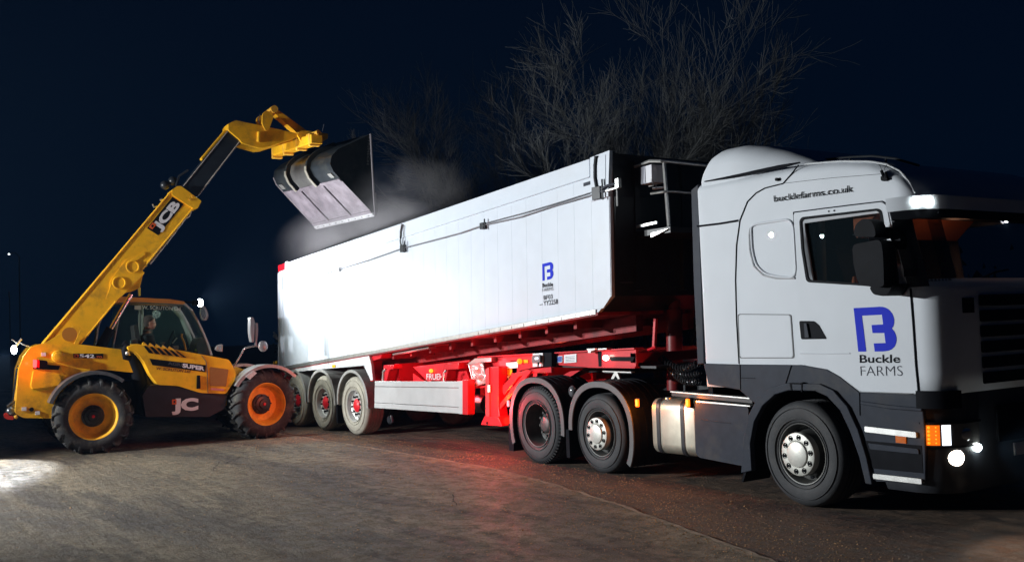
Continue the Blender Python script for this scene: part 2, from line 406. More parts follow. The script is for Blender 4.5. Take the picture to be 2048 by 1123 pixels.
# ================================================================== GROUND
def ground_mat(name, c1, c2, c3, bumpk=.6, sc1=1.2):
    m = bpy.data.materials.new(name); m.use_nodes = True; n = m.node_tree; b = n.nodes['Principled BSDF']; lk = n.links.new
    co = n.nodes.new('ShaderNodeTexCoord'); mp = n.nodes.new('ShaderNodeMapping'); mp.inputs['Rotation'].default_value = (0, 0, R(-20)); mp.inputs['Scale'].default_value = (.35, 1.6, 1)
    lk(co.outputs['Object'], mp.inputs[0])
    def noise(scale, det, vec, rough=.6):
        q = n.nodes.new('ShaderNodeTexNoise'); q.inputs['Scale'].default_value = scale; q.inputs['Detail'].default_value = det; q.inputs['Roughness'].default_value = rough; lk(vec, q.inputs['Vector']); return q.outputs['Fac']
    def ramp(src, a, bb):
        q = n.nodes.new('ShaderNodeMapRange'); q.inputs[1].default_value = a; q.inputs[2].default_value = bb; lk(src, q.inputs[0]); return q.outputs[0]
    def mix(f, a, bb):
        q = n.nodes.new('ShaderNodeMix'); q.data_type = 'RGBA'; lk(f, q.inputs[0])
        for s_, k in ((a, 6), (bb, 7)):
            if isinstance(s_, tuple): q.inputs[k].default_value = (*s_, 1)
            else: lk(s_, q.inputs[k])
        return q.outputs[2]
    big = ramp(noise(sc1, 8, mp.outputs[0]), .42, .62); mid = ramp(noise(5, 10, co.outputs['Object'], .75), .45, .62); fine = ramp(noise(60, 5, co.outputs['Object'], .8), .35, .7)
    col = mix(big, c1, c2); col = mix(mid, col, c3)
    dk = n.nodes.new('ShaderNodeMix'); dk.data_type = 'RGBA'; dk.blend_type = 'MULTIPLY'; dk.inputs[0].default_value = .65; lk(col, dk.inputs[6])
    g = n.nodes.new('ShaderNodeCombineColor'); fr2 = n.nodes.new('ShaderNodeMapRange'); fr2.inputs[3].default_value = .15; fr2.inputs[4].default_value = 1.75; lk(fine, fr2.inputs[0])
    for i in range(3): lk(fr2.outputs[0], g.inputs[i])
    lk(g.outputs[0], dk.inputs[7]); spk = ramp(noise(95, 2, co.outputs['Object'], .5), .66, .72); wet = ramp(noise(.9, 9, mp.outputs[0], .7), .50, .57)
    c2 = mix(spk, dk.outputs[2], tuple(min(1, q * 2.0) for q in c1)); wd_ = n.nodes.new('ShaderNodeMath'); wd_.operation = 'MULTIPLY'; lk(wet, wd_.inputs[0]); wd_.inputs[1].default_value = .55
    c3_ = mix(wd_.outputs[0], c2, (.03, .028, .027)); lk(c3_, b.inputs['Base Color'])
    rr = n.nodes.new('ShaderNodeMapRange'); rr.inputs[3].default_value = .55; rr.inputs[4].default_value = .95; lk(mid, rr.inputs[0]); lk(rr.outputs[0], b.inputs['Roughness'])
    bp = n.nodes.new('ShaderNodeBump'); bp.inputs['Strength'].default_value = bumpk; bp.inputs['Distance'].default_value = .045
    ad = n.nodes.new('ShaderNodeMath'); ad.operation = 'ADD'; lk(noise(22, 10, co.outputs['Object'], .75), ad.inputs[0]); lk(noise(3, 4, mp.outputs[0]), ad.inputs[1])
    lk(ad.outputs[0], bp.inputs['Height']); lk(bp.outputs[0], b.inputs['Normal'])
    return m
YARD = ground_mat('packed_gravel_yard', (.10, .070, .05), (.035, .030, .028), (.17, .105, .065), 1.0)
SLAB = ground_mat('worn_concrete', (.25, .205, .135), (.085, .073, .06), (.15, .118, .08), 1.1, .8)
struct('ground', MB().add([(-400, -400, 0), (400, -400, 0), (400, 400, 0), (-400, 400, 0)], [(0, 1, 2, 3)]), YARD)
edge = [(-60, -.35), (-16, -.45), (-11.5, -.53), (-8, -.50), (-4.6, -.56), (-3, -.82), (-1.2, -1.25), (1.24, -2.0), (3.5, -2.75), (8, -4.3), (30, -12)]
ed2 = []
for (a, b), (c, d) in zip(edge, edge[1:]):
    n_ = max(1, int(math.hypot(c - a, d - b) / .12)) if a > -17 and c < 9 else 1
    for i in range(n_): ed2.append((a + (c - a) * i / n_ + random.uniform(-.012, .012), b + (d - b) * i / n_ + random.uniform(-.02, .02)))
ed2.append(edge[-1])
sl = MB(); nn = len(ed2)
sl.add([(x, y, .022) for x, y in ed2] + [(x, -60, .022) for x, y in ed2] + [(x, y + .01, -.01) for x, y in ed2],
       [(i, i + 1, nn + i + 1, nn + i) for i in range(nn - 1)] + [(2 * nn + i, 2 * nn + i + 1, i + 1, i) for i in range(nn - 1)])
struct('concrete_apron', sl, SLAB)
lp = MB()
for i in range(len(ed2) - 1):
    (x0_, y0_), (x1_, y1_) = ed2[i], ed2[i + 1]
    if -13 < x0_ < 6: lp.add([(x0_, y0_ - .002, .0258), (x1_, y1_ - .002, .0258), (x1_, y1_ - .05 - .02 * math.sin(i * 1.7), .0258), (x0_, y0_ - .05 - .02 * math.sin(i * 1.7 - 1.7), .0258)], [(0, 1, 2, 3)])
struct('apron_edge', lp, mat('worn_edge_concrete', (.27, .21, .15), .9, noise=.4, nscale=9, bump=.5, bscale=40))
ck = MB(); rc = random.Random(12)
def crack(x, y, a, n, w0):
    pts = []
    for i in range(n):
        pts.append((x, y)); a += rc.gauss(0, .35); x += .14 * math.cos(a); y += .14 * math.sin(a)
        if y > interp(edge, x) - .03: break
        if rc.random() < .06 and n > 12: crack(x, y, a + rc.choice((-1, 1)) * .9, n // 2, w0 * .6)
    for i, ((p, q), (r_, t)) in enumerate(zip(pts, pts[1:])):
        w_ = w0 * rc.uniform(.4, 1.3) * .5; l = math.hypot(r_ - p, t - q) or 1; nx, ny = -(t - q) / l * w_, (r_ - p) / l * w_
        ck.add([(p + nx, q + ny, .0262), (p - nx, q - ny, .0262), (r_ - nx, t - ny, .0262), (r_ + nx, t + ny, .0262)], [(0, 1, 2, 3)])
for q in ((-9, -2.2, -.3, 40), (-5, -1.2, -1.2, 34), (-2.5, -2.4, 2.6, 30)): crack(*q, .010)
struct('apron_cracks', ck, mat('crack_dirt', (.022, .019, .017), .95))
# loose grit and spilled crumbs lying along the edge of the concrete
gm = MB(); rg = random.Random(3)
for i in range(11000):
    x = rg.uniform(-12, 5.5); ye = interp(edge, x); off = rg.gauss(.35, .45); y = ye + off
    if rg.random() < .22: y = ye - abs(rg.gauss(0, 1.6))
    if y > .25 and x > -12.5 and rg.random() < .6: continue
    s_ = rg.uniform(.0035, .0095) * (1.7 if rg.random() < .04 else 1); z = .022 if y < ye else 0
    a = rg.uniform(0, 6.28); P = []
    for k in range(4):
        P.append((x + s_ * math.cos(a + k * 1.57) * rg.uniform(.7, 1.3), y + s_ * math.sin(a + k * 1.57) * rg.uniform(.7, 1.3), z))
    P.append((x, y, z + s_ * rg.uniform(.5, 1.1)))
    gm.add(P, [(0, 1, 4), (1, 2, 4), (2, 3, 4), (3, 0, 4)])
for i in range(9000):
    f = rg.random() ** .6; x = rg.uniform(-12.5, 5); y = interp(edge, x) - f * 6.5 * rg.random(); s_ = rg.uniform(.0025, .008) * (2.2 if rg.random() < .015 else 1); z = .022
    P = [(x + s_ * math.cos(k * 1.57 + i) * rg.uniform(.7, 1.3), y + s_ * math.sin(k * 1.57 + i) * rg.uniform(.7, 1.3), z) for k in range(4)] + [(x, y, z + s_ * rg.uniform(.5, 1.2))]
    gm.add(P, [(0, 1, 4), (1, 2, 4), (2, 3, 4), (3, 0, 4)])
gr = obj('loose_grit', gm, mat('grit', (.34, .21, .11), .95, spec=.1, noise=.5, nscale=3)); tag(gr, 'loose brown grit scattered along the concrete edge in front of the lorry', 'grit', kind='stuff')

# ================================================================== LORRY TRACTOR UNIT
lorry = empty('lorry', loc=T.o, rz=T.a)
tag(lorry, 'white articulated lorry tractor unit with blue B logo on its door and headlamps on', 'lorry')
xf = lambda z: interp([(.2, 1.56), (1.1, 1.58), (2.0, 1.59), (2.1, 1.57), (2.72, 1.43), (3.5, 1.41)], z)
top = lambda s: interp([(0, 3.325), (.53, 3.30), (.70, 3.27), (.82, 3.21), (.90, 3.12), (.95, 3.02), (.98, 2.93), (1, 2.84)], s)
win_px = [(1603, 440), (1606, 437), (1755, 419.5), (1762, 423), (1768, 455), (1778, 530), (1786, 575), (1718, 568), (1617, 561.5), (1607, 500)]
win = rounded(T.poly(win_px), .04)
def keep(x, y, z):
    if 2.1 < z < 2.72:
        if y > .02 and y < 2.47 and x > 1.2: return False                 # windscreen
        if (y < .02 or y > 2.47) and .18 < x < 1.12: return False          # side windows
    return True
cab = obj('cab_shell', shell(-1.25, xf, 1.12, top, 2.49, keep=keep), WHITE, lorry)
so = cab.modifiers.new('thickness', 'SOLIDIFY'); so.thickness = .02; so.offset = -1
# windscreen glass follows the front
g = MB(); rings = []
for z in (2.08, 2.3, 2.5, 2.74):
    X = xf(z) - .012; rings.append([(X - .0 - .02 * abs((y - 1.245) / 1.05) ** 3 * 3, y, z) for y in [.19 + 2.11 * i / 10 for i in range(11)]])
g.add([p for r_ in rings for p in r_], [(i * 11 + k, i * 11 + k + 1, (i + 1) * 11 + k + 1, (i + 1) * 11 + k) for i in range(3) for k in range(10)], True)
obj('windscreen', g, mat('windscreen_glass', (.008, .012, .018), .0, alpha=.62, spec=.4), lorry)
# rear end of the front corner: black pillar trim wrapped round the corner
def corner_pt(s, z, off=.006, Rf=.20, W=2.49):
    """point at arc length s after x = front - Rf along the plan outline"""
    X = xf(z); cx, cy = X - Rf, Rf
    if s < 0: return (cx + s, -off, z)
    a = s / Rf
    if a < math.pi / 2: return (cx + (Rf + off) * math.sin(a), cy - (Rf + off) * math.cos(a), z)
    return (X + off, Rf + (s - Rf * math.pi / 2), z)
def corner_patch(mb, s0, s1, z0, z1, off=.006, th=.02, n=10, zs=None, Rf=.20, slope=0):
    zs = zs or [z0 + (z1 - z0) * i / 3 for i in range(4)]; rows = []
    for o_ in (off, off - th):
        for z in zs: rows.append([corner_pt(s0 + (s1 - s0) * i / n, z + slope * i / n, o_, Rf) for i in range(n + 1)])
    m = len(zs); N = n + 1; v = [p for r_ in rows for p in r_]; f = []
    for q in range(2):
        for i in range(m - 1):
            for k in range(n): f.append(((q * m + i) * N + k, (q * m + i) * N + k + 1, (q * m + i + 1) * N + k + 1, (q * m + i + 1) * N + k))
    for i in range(m - 1):
        for k in (0, n): f.append((i * N + k, (i + 1) * N + k, (m + i + 1) * N + k, (m + i) * N + k))
    for k in range(n):
        for i in (0, m - 1): f.append((i * N + k, i * N + k + 1, (m + i) * N + k + 1, (m + i) * N + k))
    return mb.add(v, f, True)
obj('windscreen_pillar', corner_patch(MB(), -.09, .10, 2.04, 2.76, .008, n=10), mat('pillar_grey', (.045, .052, .066), .5, spec=.2), lorry)
obj('windscreen_corner_glass', corner_patch(MB(), .10, .40, 2.08, 2.74, .0, .006, n=10), mat('windscreen_glass', (0, 0, 0)), lorry)
# door, proud of the shell, with its own opening
door_px = [(1588, 426), (1764, 404.5), (1774, 410), (1781, 450), (1792, 535), (1800, 566), (1820, 577), (1826, 640), (1836, 786), (1722, 782), (1681, 751), (1655, 737), (1608, 729), (1599, 640), (1591, 570), (1594, 548)]
frame_px = [(1600, 437), (1604, 433), (1757, 415.5), (1766, 420), (1772, 455), (1782, 530), (1790, 577), (1718, 571), (1613, 565), (1603, 500)]
door = obj('door', MB().prism(rounded(T.poly(door_px), .03), -.008, .03, [win]), WHITE, lorry, bevel=.006, seg=3)
obj('window_seal', MB().prism(rounded(T.poly([(1600, 441), (1605, 434), (1757, 416.5), (1765, 421), (1771, 455), (1781, 530), (1789, 576), (1718, 570.5), (1614, 564), (1604, 500)]), .045), -.0115, .012, [rounded(T.poly([(1604, 443), (1608, 439), (1754, 421.5), (1760, 425), (1766, 456), (1776, 530), (1783, 572), (1718, 566), (1618, 559.5), (1608, 500)]), .04)]), BLACK, door)
obj('window_pane', MB().prism(win, .03, .036), GLASSD, door)
hd = obj('door_handle', MB().prism(rounded(T.poly([(1600, 641), (1630, 641.5), (1639, 649), (1655, 677), (1604, 678)]), .02), -.014, .0), BLACK, door, bevel=.006)
obj('grip', MB().prism(rounded(T.poly([(1608, 646), (1613, 646), (1618, 674), (1610, 675)], -.03), .008), -.034, -.014), DARKP, hd, bevel=.004)
obj('door_sill_line', MB().tube(T.path([(1601, 706), (1640, 707), (1700, 706)], -.009), .006), WHITE, door)
obj('marker_bolt', MB().disc(*T.at((1659, 422.5)), .008, -.014, 0, 10).disc(*T.at((1670, 421)), .008, -.014, 0, 10), BLACK, door)
# seams
def seam(pts, r=.0045, m=INK, y=-.003, name='panel_seam', parent=lorry): return obj(name, MB().tube(T.path(pts, y), r, 6, smooth=False), m, parent)
seam([(1587, 425), (1590, 500), (1594, 550), (1592.5, 562), (1597, 600), (1604, 690), (1610, 730)], .005, name='door_seam')
seam([(1587, 424.5), (1640, 417.5), (1700, 410), (1764, 402.5), (1775, 408)], .006, name='door_seam')
seam([(1821, 577), (1826, 640), (1832, 730), (1838, 790)], .009, name='door_seam', y=-.004)
seam([(1478, 727), (1473, 640), (1471, 560), (1473, 490), (1480, 440), (1495, 403), (1512, 386), (1530, 376), (1566, 367), (1583, 348), (1597, 330)], .007)
seam([(1398, 452), (1440, 447), (1476, 441)], .012)
seam([(1395, 452), (1398, 452)], .012)
seam([(1567, 366.5), (1660, 356), (1760, 348)], .002)
obj('side_locker_lid', MB().prism(rounded(T.poly([(1476, 627), (1583, 628), (1589, 716), (1479, 716)]), .03), -.006, .02, [rounded(T.poly([(1477.5, 628.5), (1581.5, 629.5), (1587.5, 714.5), (1480.5, 714.5)]), .027)]), mat('seam_grey', (.12, .125, .13), .6), lorry)  # grey ring along the joint of the locker panel
obj('side_locker_panel', MB().prism(rounded(T.poly([(1478, 629), (1581, 630), (1587, 714), (1481, 714)]), .027), -.006, .02), WHITE, lorry, bevel=.004)
# pressed sleeper-side frame
sp = T.poly([(1503, 453), (1512, 448), (1587, 437), (1594, 556), (1555, 553), (1530, 547), (1513, 530), (1505, 500)])
sp = rounded(sp, .12, 6); path = [(p[0], -.004, p[1]) for p in sp] + [(sp[0][0], -.004, sp[0][1])]
obj('side_recess', MB().tube(path, .013, 10), WHITE, lorry)
obj('recess_line', MB().tube(T.path([(1590, 556), (1553, 556), (1527, 550), (1508, 532), (1500, 500), (1499, 470), (1501, 456)], -.003), .012, 8), mat('recess_paint', (.40, .42, .44), .3, coat=.5), lorry)
obj('rope_hook', MB().disc(*T.at((1556.5, 359)), .017, -.03, 0), BLACK, lorry)
# corner deflector panel (front corner, white) and its seam comes from shell; black lower lip
text(lorry, T, 'bucklefarms.co.uk', (1548, 403.5), (1706, 383), (1547, 391.5), INK, y=-.010, bold=.006)
LOGO = [(122, 103), (300, 94), (470, 84), (510, 87), (545, 97), (580, 116), (608, 143), (635, 180), (652, 220), (660, 262), (659, 300), (649, 338), (628, 372), (655, 402), (675, 440), (688, 480), (691, 525), (683, 570), (663, 610), (630, 643), (590, 662), (545, 671), (500, 675), (402, 675), (388, 568), (545, 563), (528, 432), (372, 432), (360, 325), (513, 318), (497, 190), (232, 203), (262, 440), (290, 675), (184, 677), (155, 400)]
lg = [T.at((1690 + x / 6.607, 600 + y / 6.607)) for x, y in LOGO]
obj('logo', MB().prism(lg, -.0105, -.0085), BLUE, door)
text(door, T, 'Buckle', (1719.5, 724.5), (1800.5, 724.5), (1719, 709), INK, y=-.0105, bold=.016)
text(door, T, 'FARMS', (1721.5, 751), (1805.5, 751), (1720.5, 732), INKG, y=-.0105, bold=-.016)
# LOGO in unit box for the trailer
bl, br, tl = Vector(lg[-2]), Vector(T.at((1690 + 691 / 6.607, 600 + 677 / 6.607))), Vector(lg[0])
def unit(q):
    q = Vector(q) - bl; a = (br - bl); c = (tl - bl); det = a.x * c.y - a.y * c.x
    return ((q.x * c.y - q.y * c.x) / det, (a.x * q.y - a.y * q.x) / det)
UL = [unit(q) for q in lg]
# roof air deflector
sx0, _ = T.at((1400, 360)); sx1, _ = T.at((1606, 322)); rings = []
stop = [(0, 3.40), (.012, 3.50), (.03, 3.57), (.07, 3.63), (.15, 3.665), (.35, 3.66), (.55, 3.60), (.75, 3.50), (.9, 3.40), (1, 3.31)]
for i in range(25):
    s_ = (i / 24) ** 1.3; x = sx0 + (sx1 - sx0) * s_; zt = interp(stop, s_); zb = 3.335 - .0 * s_; ins = .02 + .30 * s_ ** 3
    if i == 0: zt = 3.42; 
    rt = min(.20, (zt - 3.25) * .6); pts = [(ins, 3.25), (ins, (3.25 + zt - rt) / 2), (ins, zt - rt)]
    for k in range(1, 7):
        t = math.pi / 2 * k / 6; pts.append((ins + rt * 1.4 * (1 - math.cos(t)), zt - rt + rt * math.sin(t)))
    full = pts + [(2.49 - p[0], p[1]) for p in reversed(pts)]
    rings.append([(x + (.03 if z > 3.5 and i < 2 else 0), y, z) for y, z in full])
ad = obj('air_deflector', MB().loft(rings), WHITE, lorry)
obj('deflector_gap', MB().tube(T.path([(1409, 363), (1460, 354), (1520, 341.5), (1560, 333.5), (1600, 325)], .008), [.006, .014, .018, .02, .008], 8), INK, ad)
# glowing beads put in as glints on the glossy roof edge
glint_mb = MB(); path = []
for i in range(30):
    f = i / 29
    pu = [(1610, 327), (1680, 321.5), (1740, 322), (1775, 328), (1800, 341), (1818, 362), (1829, 384)]
    k = f * 6; a = int(min(5, k)); t = k - a; u_ = pu[a][0] * (1 - t) + pu[a + 1][0] * t; v_ = pu[a][1] * (1 - t) + pu[a + 1][1] * t
    path.append(T.at3((u_, v_ + 1), .06))
obj('roof_edge_strip', MB().tube(path, .010, 8), mat('clear_strip', (.6, .62, .64), .15, coat=.6), lorry)
for i in range(12, 30): glint_mb.ball(path[i] if not isinstance(path[i], tuple) else path[i], .009 * random.uniform(.5, 1.1), 6)
obj('roof_glints', glint_mb, E_GLINT, lorry)
# roof bar just above the cab
obj('roof_bar', MB().tube([T.at3((1620, 322), .5), T.at3((1700, 314), .5), T.at3((1745, 312), .5), T.at3((1790, 317), .5), T.at3((1838, 331), .5)], .012).tube([T.at3((1700, 322), .5), T.at3((1700, 314), .5)], .01).tube([T.at3((1772, 326), .5), T.at3((1772, 315), .5)], .01), BLACKM, lorry)
# air horns / small aerials on the side
obj('twin_aerial', MB().tube(T.path([(1763, 341), (1768, 355)], -.02), .014, 8).tube(T.path([(1771, 344), (1773, 356)], -.02), .012, 8).prism(rounded(T.poly([(1765, 353), (1775, 351), (1779, 359), (1770, 363), (1766, 361)]), .01), -.03, .01), BLACK, lorry)
obj('aerial_wire', MB().tube(T.path([(1764, 342), (1761, 333), (1757, 328)], -.01), .0025, 5).tube(T.path([(1771, 345), (1769, 337), (1774, 329)], -.01), .0025, 5), BLACK, lorry)
# sun visor with side lamp
vz = MB(); corner_patch(vz, -.03, 1.6, 2.70, 2.82, .12, .03, 16)
visor = obj('sun_visor', vz, WHITE, lorry)
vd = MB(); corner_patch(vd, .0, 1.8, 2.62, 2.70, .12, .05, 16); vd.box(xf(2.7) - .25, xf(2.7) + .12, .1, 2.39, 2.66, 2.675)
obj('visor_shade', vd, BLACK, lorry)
obj('marker_lamp', corner_patch(MB(), .13, .23, 2.745, 2.785, .13, .02, 6), E_HOT, visor)
lamp('marker_and_glow_light', 'POINT', Vector(corner_pt(.19, 2.76, .24)), .12, (.95, .98, 1), .03, parent=lorry)
# interior
obj('cab_lining', MB().box(-.9, 1.2, .12, 2.37, 2.98, 3.0).box(-.95, -.9, .12, 2.37, 1.5, 3.0).box(1.12, 1.30, .3, 2.2, 2.74, 2.84), LINING, lorry)
obj('rear_curtain', MB().prism([(x, 2.9) for x in (-.2,)] + [(-.2 + .0, 1.4), (.15, 1.4), (.15, 2.9)], .5, 1.9), mat('curtain', (.03, .034, .032), .9), lorry)
obj('side_curtain', MB().tube([T.at3((1640, 440), .15), T.at3((1644, 560), .15)], .045, 10).tube([T.at3((1628, 440), .16), T.at3((1634, 500), .16)], .03, 10), mat('green_grey_curtain', (.20, .27, .21), .9), lorry)
st = rounded(T.poly([(1620, 566), (1622, 552), (1626, 543), (1636, 541), (1645, 552), (1652, 566)], .35), .02)
seat = obj('seat', MB().prism(rounded([(st[0][0] - .15, 1.5), (.75, 1.5), (.75, 1.75), (.35, 1.78), (.28, 2.15), (.18, 2.48), (.02, 2.5), (0, 1.8)], .06), .45, .95), mat('grey_seat_fabric', (.03, .03, .034), .9), lorry, bevel=.03)
obj('seat_belt', MB().prism(T.poly([(1625, 545), (1632, 542), (1644, 568), (1634, 568)], .40), .38, .41), SEATM, seat)
obj('armrest', MB().prism(rounded(T.poly([(1636, 541), (1645, 552), (1652, 566), (1640, 567)], .35), .01), .33, .37), SEATM, seat)
obj('orange_cup', MB().tube(T.path([(1710, 572), (1709, 560), (1708.5, 552)], .25), [.03, .025, .012], 10), SEATM, lorry)
obj('overhead_shelf', MB().prism([(.66, 2.56), (.70, 2.52), (.92, 2.72), (.92, 2.92), (.66, 2.92)], .12, 1.7), mat('orange_shelf', (.60, .20, .10), .8), lorry, bevel=.02)
obj('windscreen_glint_ball', MB().ball((1.455, 1.30, 2.645), .024, 8, (.6, 1.3, 1)), E_WHT, lorry)  # glowing ball added in place of a reflection in the windscreen
obj('dashboard', MB().prism(rounded([(.95, 1.9), (1.0, 2.06), (1.38, 2.10), (1.42, 1.9)], .03), .15, 2.34), BLACK, lorry, bevel=.02)
sw = MB().lathe([(.225, -.014), (.24, 0), (.225, .014), (.21, 0)], 0, 0, 32, closed=True)
wh = obj('steering_wheel', sw, BLACK, lorry, loc=(.78, .72, 2.12)); wh.rotation_euler = (R(0), R(30), R(90))
lamp('cab_interior_light', 'POINT', (1.22, .9, 2.58), 3.0, (1, .45, .25), .1, parent=lorry)
# mirrors
mz = lambda pts, y: rounded(T.poly(pts, y), .05, 5)
mir = obj('mirror', MB().prism(mz([(1707, 489), (1764, 478), (1769, 508), (1771, 571), (1759, 575), (1731, 571), (1719, 565), (1710, 530)], -.28), -.30, -.12), BLACK, lorry, bevel=.035, seg=4)
obj('wide_angle_mirror', MB().prism(mz([(1709.6, 474), (1712, 450), (1729, 436), (1746, 441), (1753, 457), (1754.5, 474)], -.28), -.30, -.14), BLACK, mir, bevel=.03, seg=4)
obj('mirror_arm', MB().tube([T.at3((1738, 477), -.22), T.at3((1775, 473), -.16), T.at3((1788, 470), -.02)], .022, 10).prism(mz([(1758, 573), (1806, 566), (1800, 582), (1790, 592), (1766, 588)], -.1), -.24, .0), BLACK, mir, bevel=.02)
obj('front_mirror', MB().prism(mz([(1772, 454), (1787, 454), (1801, 465), (1808, 482), (1804, 500), (1795, 495), (1786, 476), (1776, 470)], -.06), -.10, .03), BLACK, lorry, bevel=.02, seg=3)
obj('mirror_stay', MB().tube(T.path([(1786, 482), (1790, 520), (1795, 570)], -.06), .016, 8).box(*[v for v in (T.at((1788, 0))[0], T.at((1800, 0))[0])], -.09, .01, 2.13, 2.2), DARKP, lorry)
# ---- lower cab
low_px = [(1408, 726), (1478, 728), (1605, 729), (1655, 738), (1680, 752), (1720, 783.5), (1832, 788), (1845, 800), (1850, 850), (1852, 905), (1852, 962), (1746, 962), (1737, 930), (1727, 890), (1708, 838), (1680, 798), (1650, 776), (1610, 768), (1575, 770), (1540, 783), (1512, 806), (1503, 800), (1480, 779), (1418, 768)]
low = obj('lower_side_panel', MB().prism(T.poly(low_px), -.010, .30), DARKP, lorry, bevel=.008)
seam([(1480, 728), (1481, 779)], .005, INK, -.012, 'panel_gap', low)
seam([(1583, 730), (1571, 768)], .006, INK, -.012, 'panel_gap', low)
seam([(1482, 755), (1510, 756)], .003, INK, -.012, 'panel_gap', low)
seam([(1719, 784), (1720, 830)], .005, INK, -.012, 'panel_gap', low)
obj('side_ridge', MB().prism(T.poly([(1723, 801), (1780, 809), (1846, 815), (1846, 822), (1780, 817), (1723, 808)], -.01), -.03, 0), DARKP, low, bevel=.008)
fo = [(1484, 945), (1488, 880), (1498, 830), (1515, 797), (1542, 774), (1572, 766), (1640, 767), (1668, 780), (1696, 812), (1718, 860), (1735, 915), (1746, 968)]
fi = [(1733, 966), (1720, 912), (1702, 862), (1682, 820), (1656, 792), (1632, 781), (1578, 780), (1552, 788), (1527, 810), (1510, 842), (1502, 885), (1505, 940)]
obj('wheel_arch', MB().prism(T.poly(fo + fi, -.03), -.045, .02), DARKP, lorry, bevel=.012, seg=3)
ai = T.poly(fi); al = MB()
for (a, b) in zip(ai, ai[1:]): al.add([(a[0], 0, a[1]), (b[0], 0, b[1]), (b[0], .75, b[1]), (a[0], .75, a[1])], [(0, 1, 2, 3)], True)
obj('arch_liner', al, BLACK, lorry)
obj('arch_clip', MB().prism(T.poly([(1579, 765), (1602, 766), (1602, 768), (1579, 767)], -.05), -.055, 0).prism(T.poly([(1579, 766), (1582, 766), (1584, 780), (1581, 780)], -.05), -.05, 0).prism(T.poly([(1602, 764), (1605, 764), (1604, 783), (1602, 783)], -.05), -.05, 0), BLACK, lorry)
obj('mud_flap', MB().prism(T.poly([(1495, 938), (1500, 940), (1493, 962), (1490, 962)], .1), .05, .45), BLACK, lorry)
# bumper block and its corner
bf = lambda z: interp([(.2, 1.50), (.35, 1.56), (.9, 1.57), (1.15, 1.55)], z)
rb = []
for i in range(20):
    s_ = (i / 19) ** .7; d = (1 - s_) * .62; Rf = .34; yi = -.005 + (Rf - math.sqrt(max(0, Rf * Rf - (Rf - d) ** 2)) if d < Rf else 0)
    zz = [.27, .33, .5, .8, 1.0, 1.10, 1.135]; pts = [(yi + (.03 if z < .3 else 0), z) for z in zz]; full = pts + [(2.5 - y, z) for y, z in reversed(pts)]
    rb.append([(.95 + (bf(z) - .95) * s_, y, z) for y, z in full])
bump = obj('bumper', MB().loft(rb), mat('bumper_plastic', (.03, .033, .04), .4, noise=.1), lorry)
def bpt(s, z, off): # along the bumper outline
    Rf = .34; X = bf(z); cx, cy = X - Rf, Rf - .005
    if s < 0: return (cx + s, -.005 - off, z)
    a = s / Rf
    if a < math.pi / 2: return (cx + (Rf + off) * math.sin(a), cy - (Rf + off) * math.cos(a), z)
    return (X + off, Rf + (s - Rf * math.pi / 2), z)
def bpatch(s0, s1, z0, z1, off=.01, th=.03, n=8, mb=None, sh=0):
    mb = mb or MB(); v = []; f = []; N = n + 1
    for o_ in (off, off - th):
        for z in (z0, (z0 + z1) / 2, z1): v += [bpt(s0 + (s1 - s0) * i / n + sh * (z - z0), z, o_) for i in range(N)]
    for q in range(2):
        for i in range(2):
            for k in range(n): f.append(((q * 3 + i) * N + k, (q * 3 + i) * N + k + 1, (q * 3 + i + 1) * N + k + 1, (q * 3 + i + 1) * N + k))
    for i in range(2):
        for k in (0, n): f.append((i * N + k, (i + 1) * N + k, (4 + i) * N + k, (3 + i) * N + k))
    for k in range(n):
        for i in (0, 2): f.append((i * N + k, i * N + k + 1, (3 + i) * N + k + 1, (3 + i) * N + k))
    return mb.add(v, f, True)
# headlamp cluster wrapping the corner
hl = obj('headlamp', bpatch(.10, .66, .675, .865, .006, .03, 14), mat('lamp_reflector', (.25, .24, .23), .15, .8), lorry)
obj('indicator', bpatch(.13, .245, .685, .855, .012, .02, 6), emis('amber_lens_lit', (1, .16, .005), 1.1), hl)
dd = MB()
for k in range(5):
    for c in range(2): dd.ball(bpt(.160 + .055 * c, .705 + .033 * k, .014), .012 if c == 0 else .007, 6)
obj('amber_diode', dd, E_AMBH, hl)
obj('daylight_strip', bpatch(.262, .33, .685, .855, .014, .02, 5), emis('daylight_lamp', (.85, .9, 1), 3.2), hl)
obj('lamp_lens', MB().lathe([(.06, .0), (.05, -.012), (0, -.018)], 0, 0, 20), mat('lamp_glass', (.6, .6, .6), .05, .9), hl, loc=bpt(.48, .77, .0)).rotation_euler = (0, 0, R(70))
obj('headlamp_frame', bpatch(.09, .67, .865, .882, .02, .03, 12).add(*[(lambda m: (m.v, m.f))(bpatch(.09, .67, .662, .675, .014, .03, 12))][0]), BLACK, hl)
fl = obj('fog_lamp', MB().lathe([(.0, -.03), (.045, -.026), (.072, -.005), (.074, .03)], 0, 0, 24), E_WARM, lorry, loc=bpt(.375, .575, -.01)); fl.rotation_euler = (0, 0, R(60))
obj('headlamp_bulb', MB().ball(bpt(.61, .645, .012), .036, 10), E_HOT, lorry)
p = Vector(bpt(.66, .665, .14)); lamp('headlight', 'SPOT', p, 160, (.92, 1, .97), .03, p + Vector((4, .3, -.55)), 110, .6, lorry)
p = Vector(bpt(.48, .605, .16)); lamp('foglight', 'SPOT', p, 30, (1, .62, .42), .04, p + Vector((2, -.8, -.8)), 100, .8, lorry)
p = Vector(bpt(.14, .78, .10)); lamp('indicator_light', 'POINT', p, .5, (1, .3, .04), .04, parent=lorry)
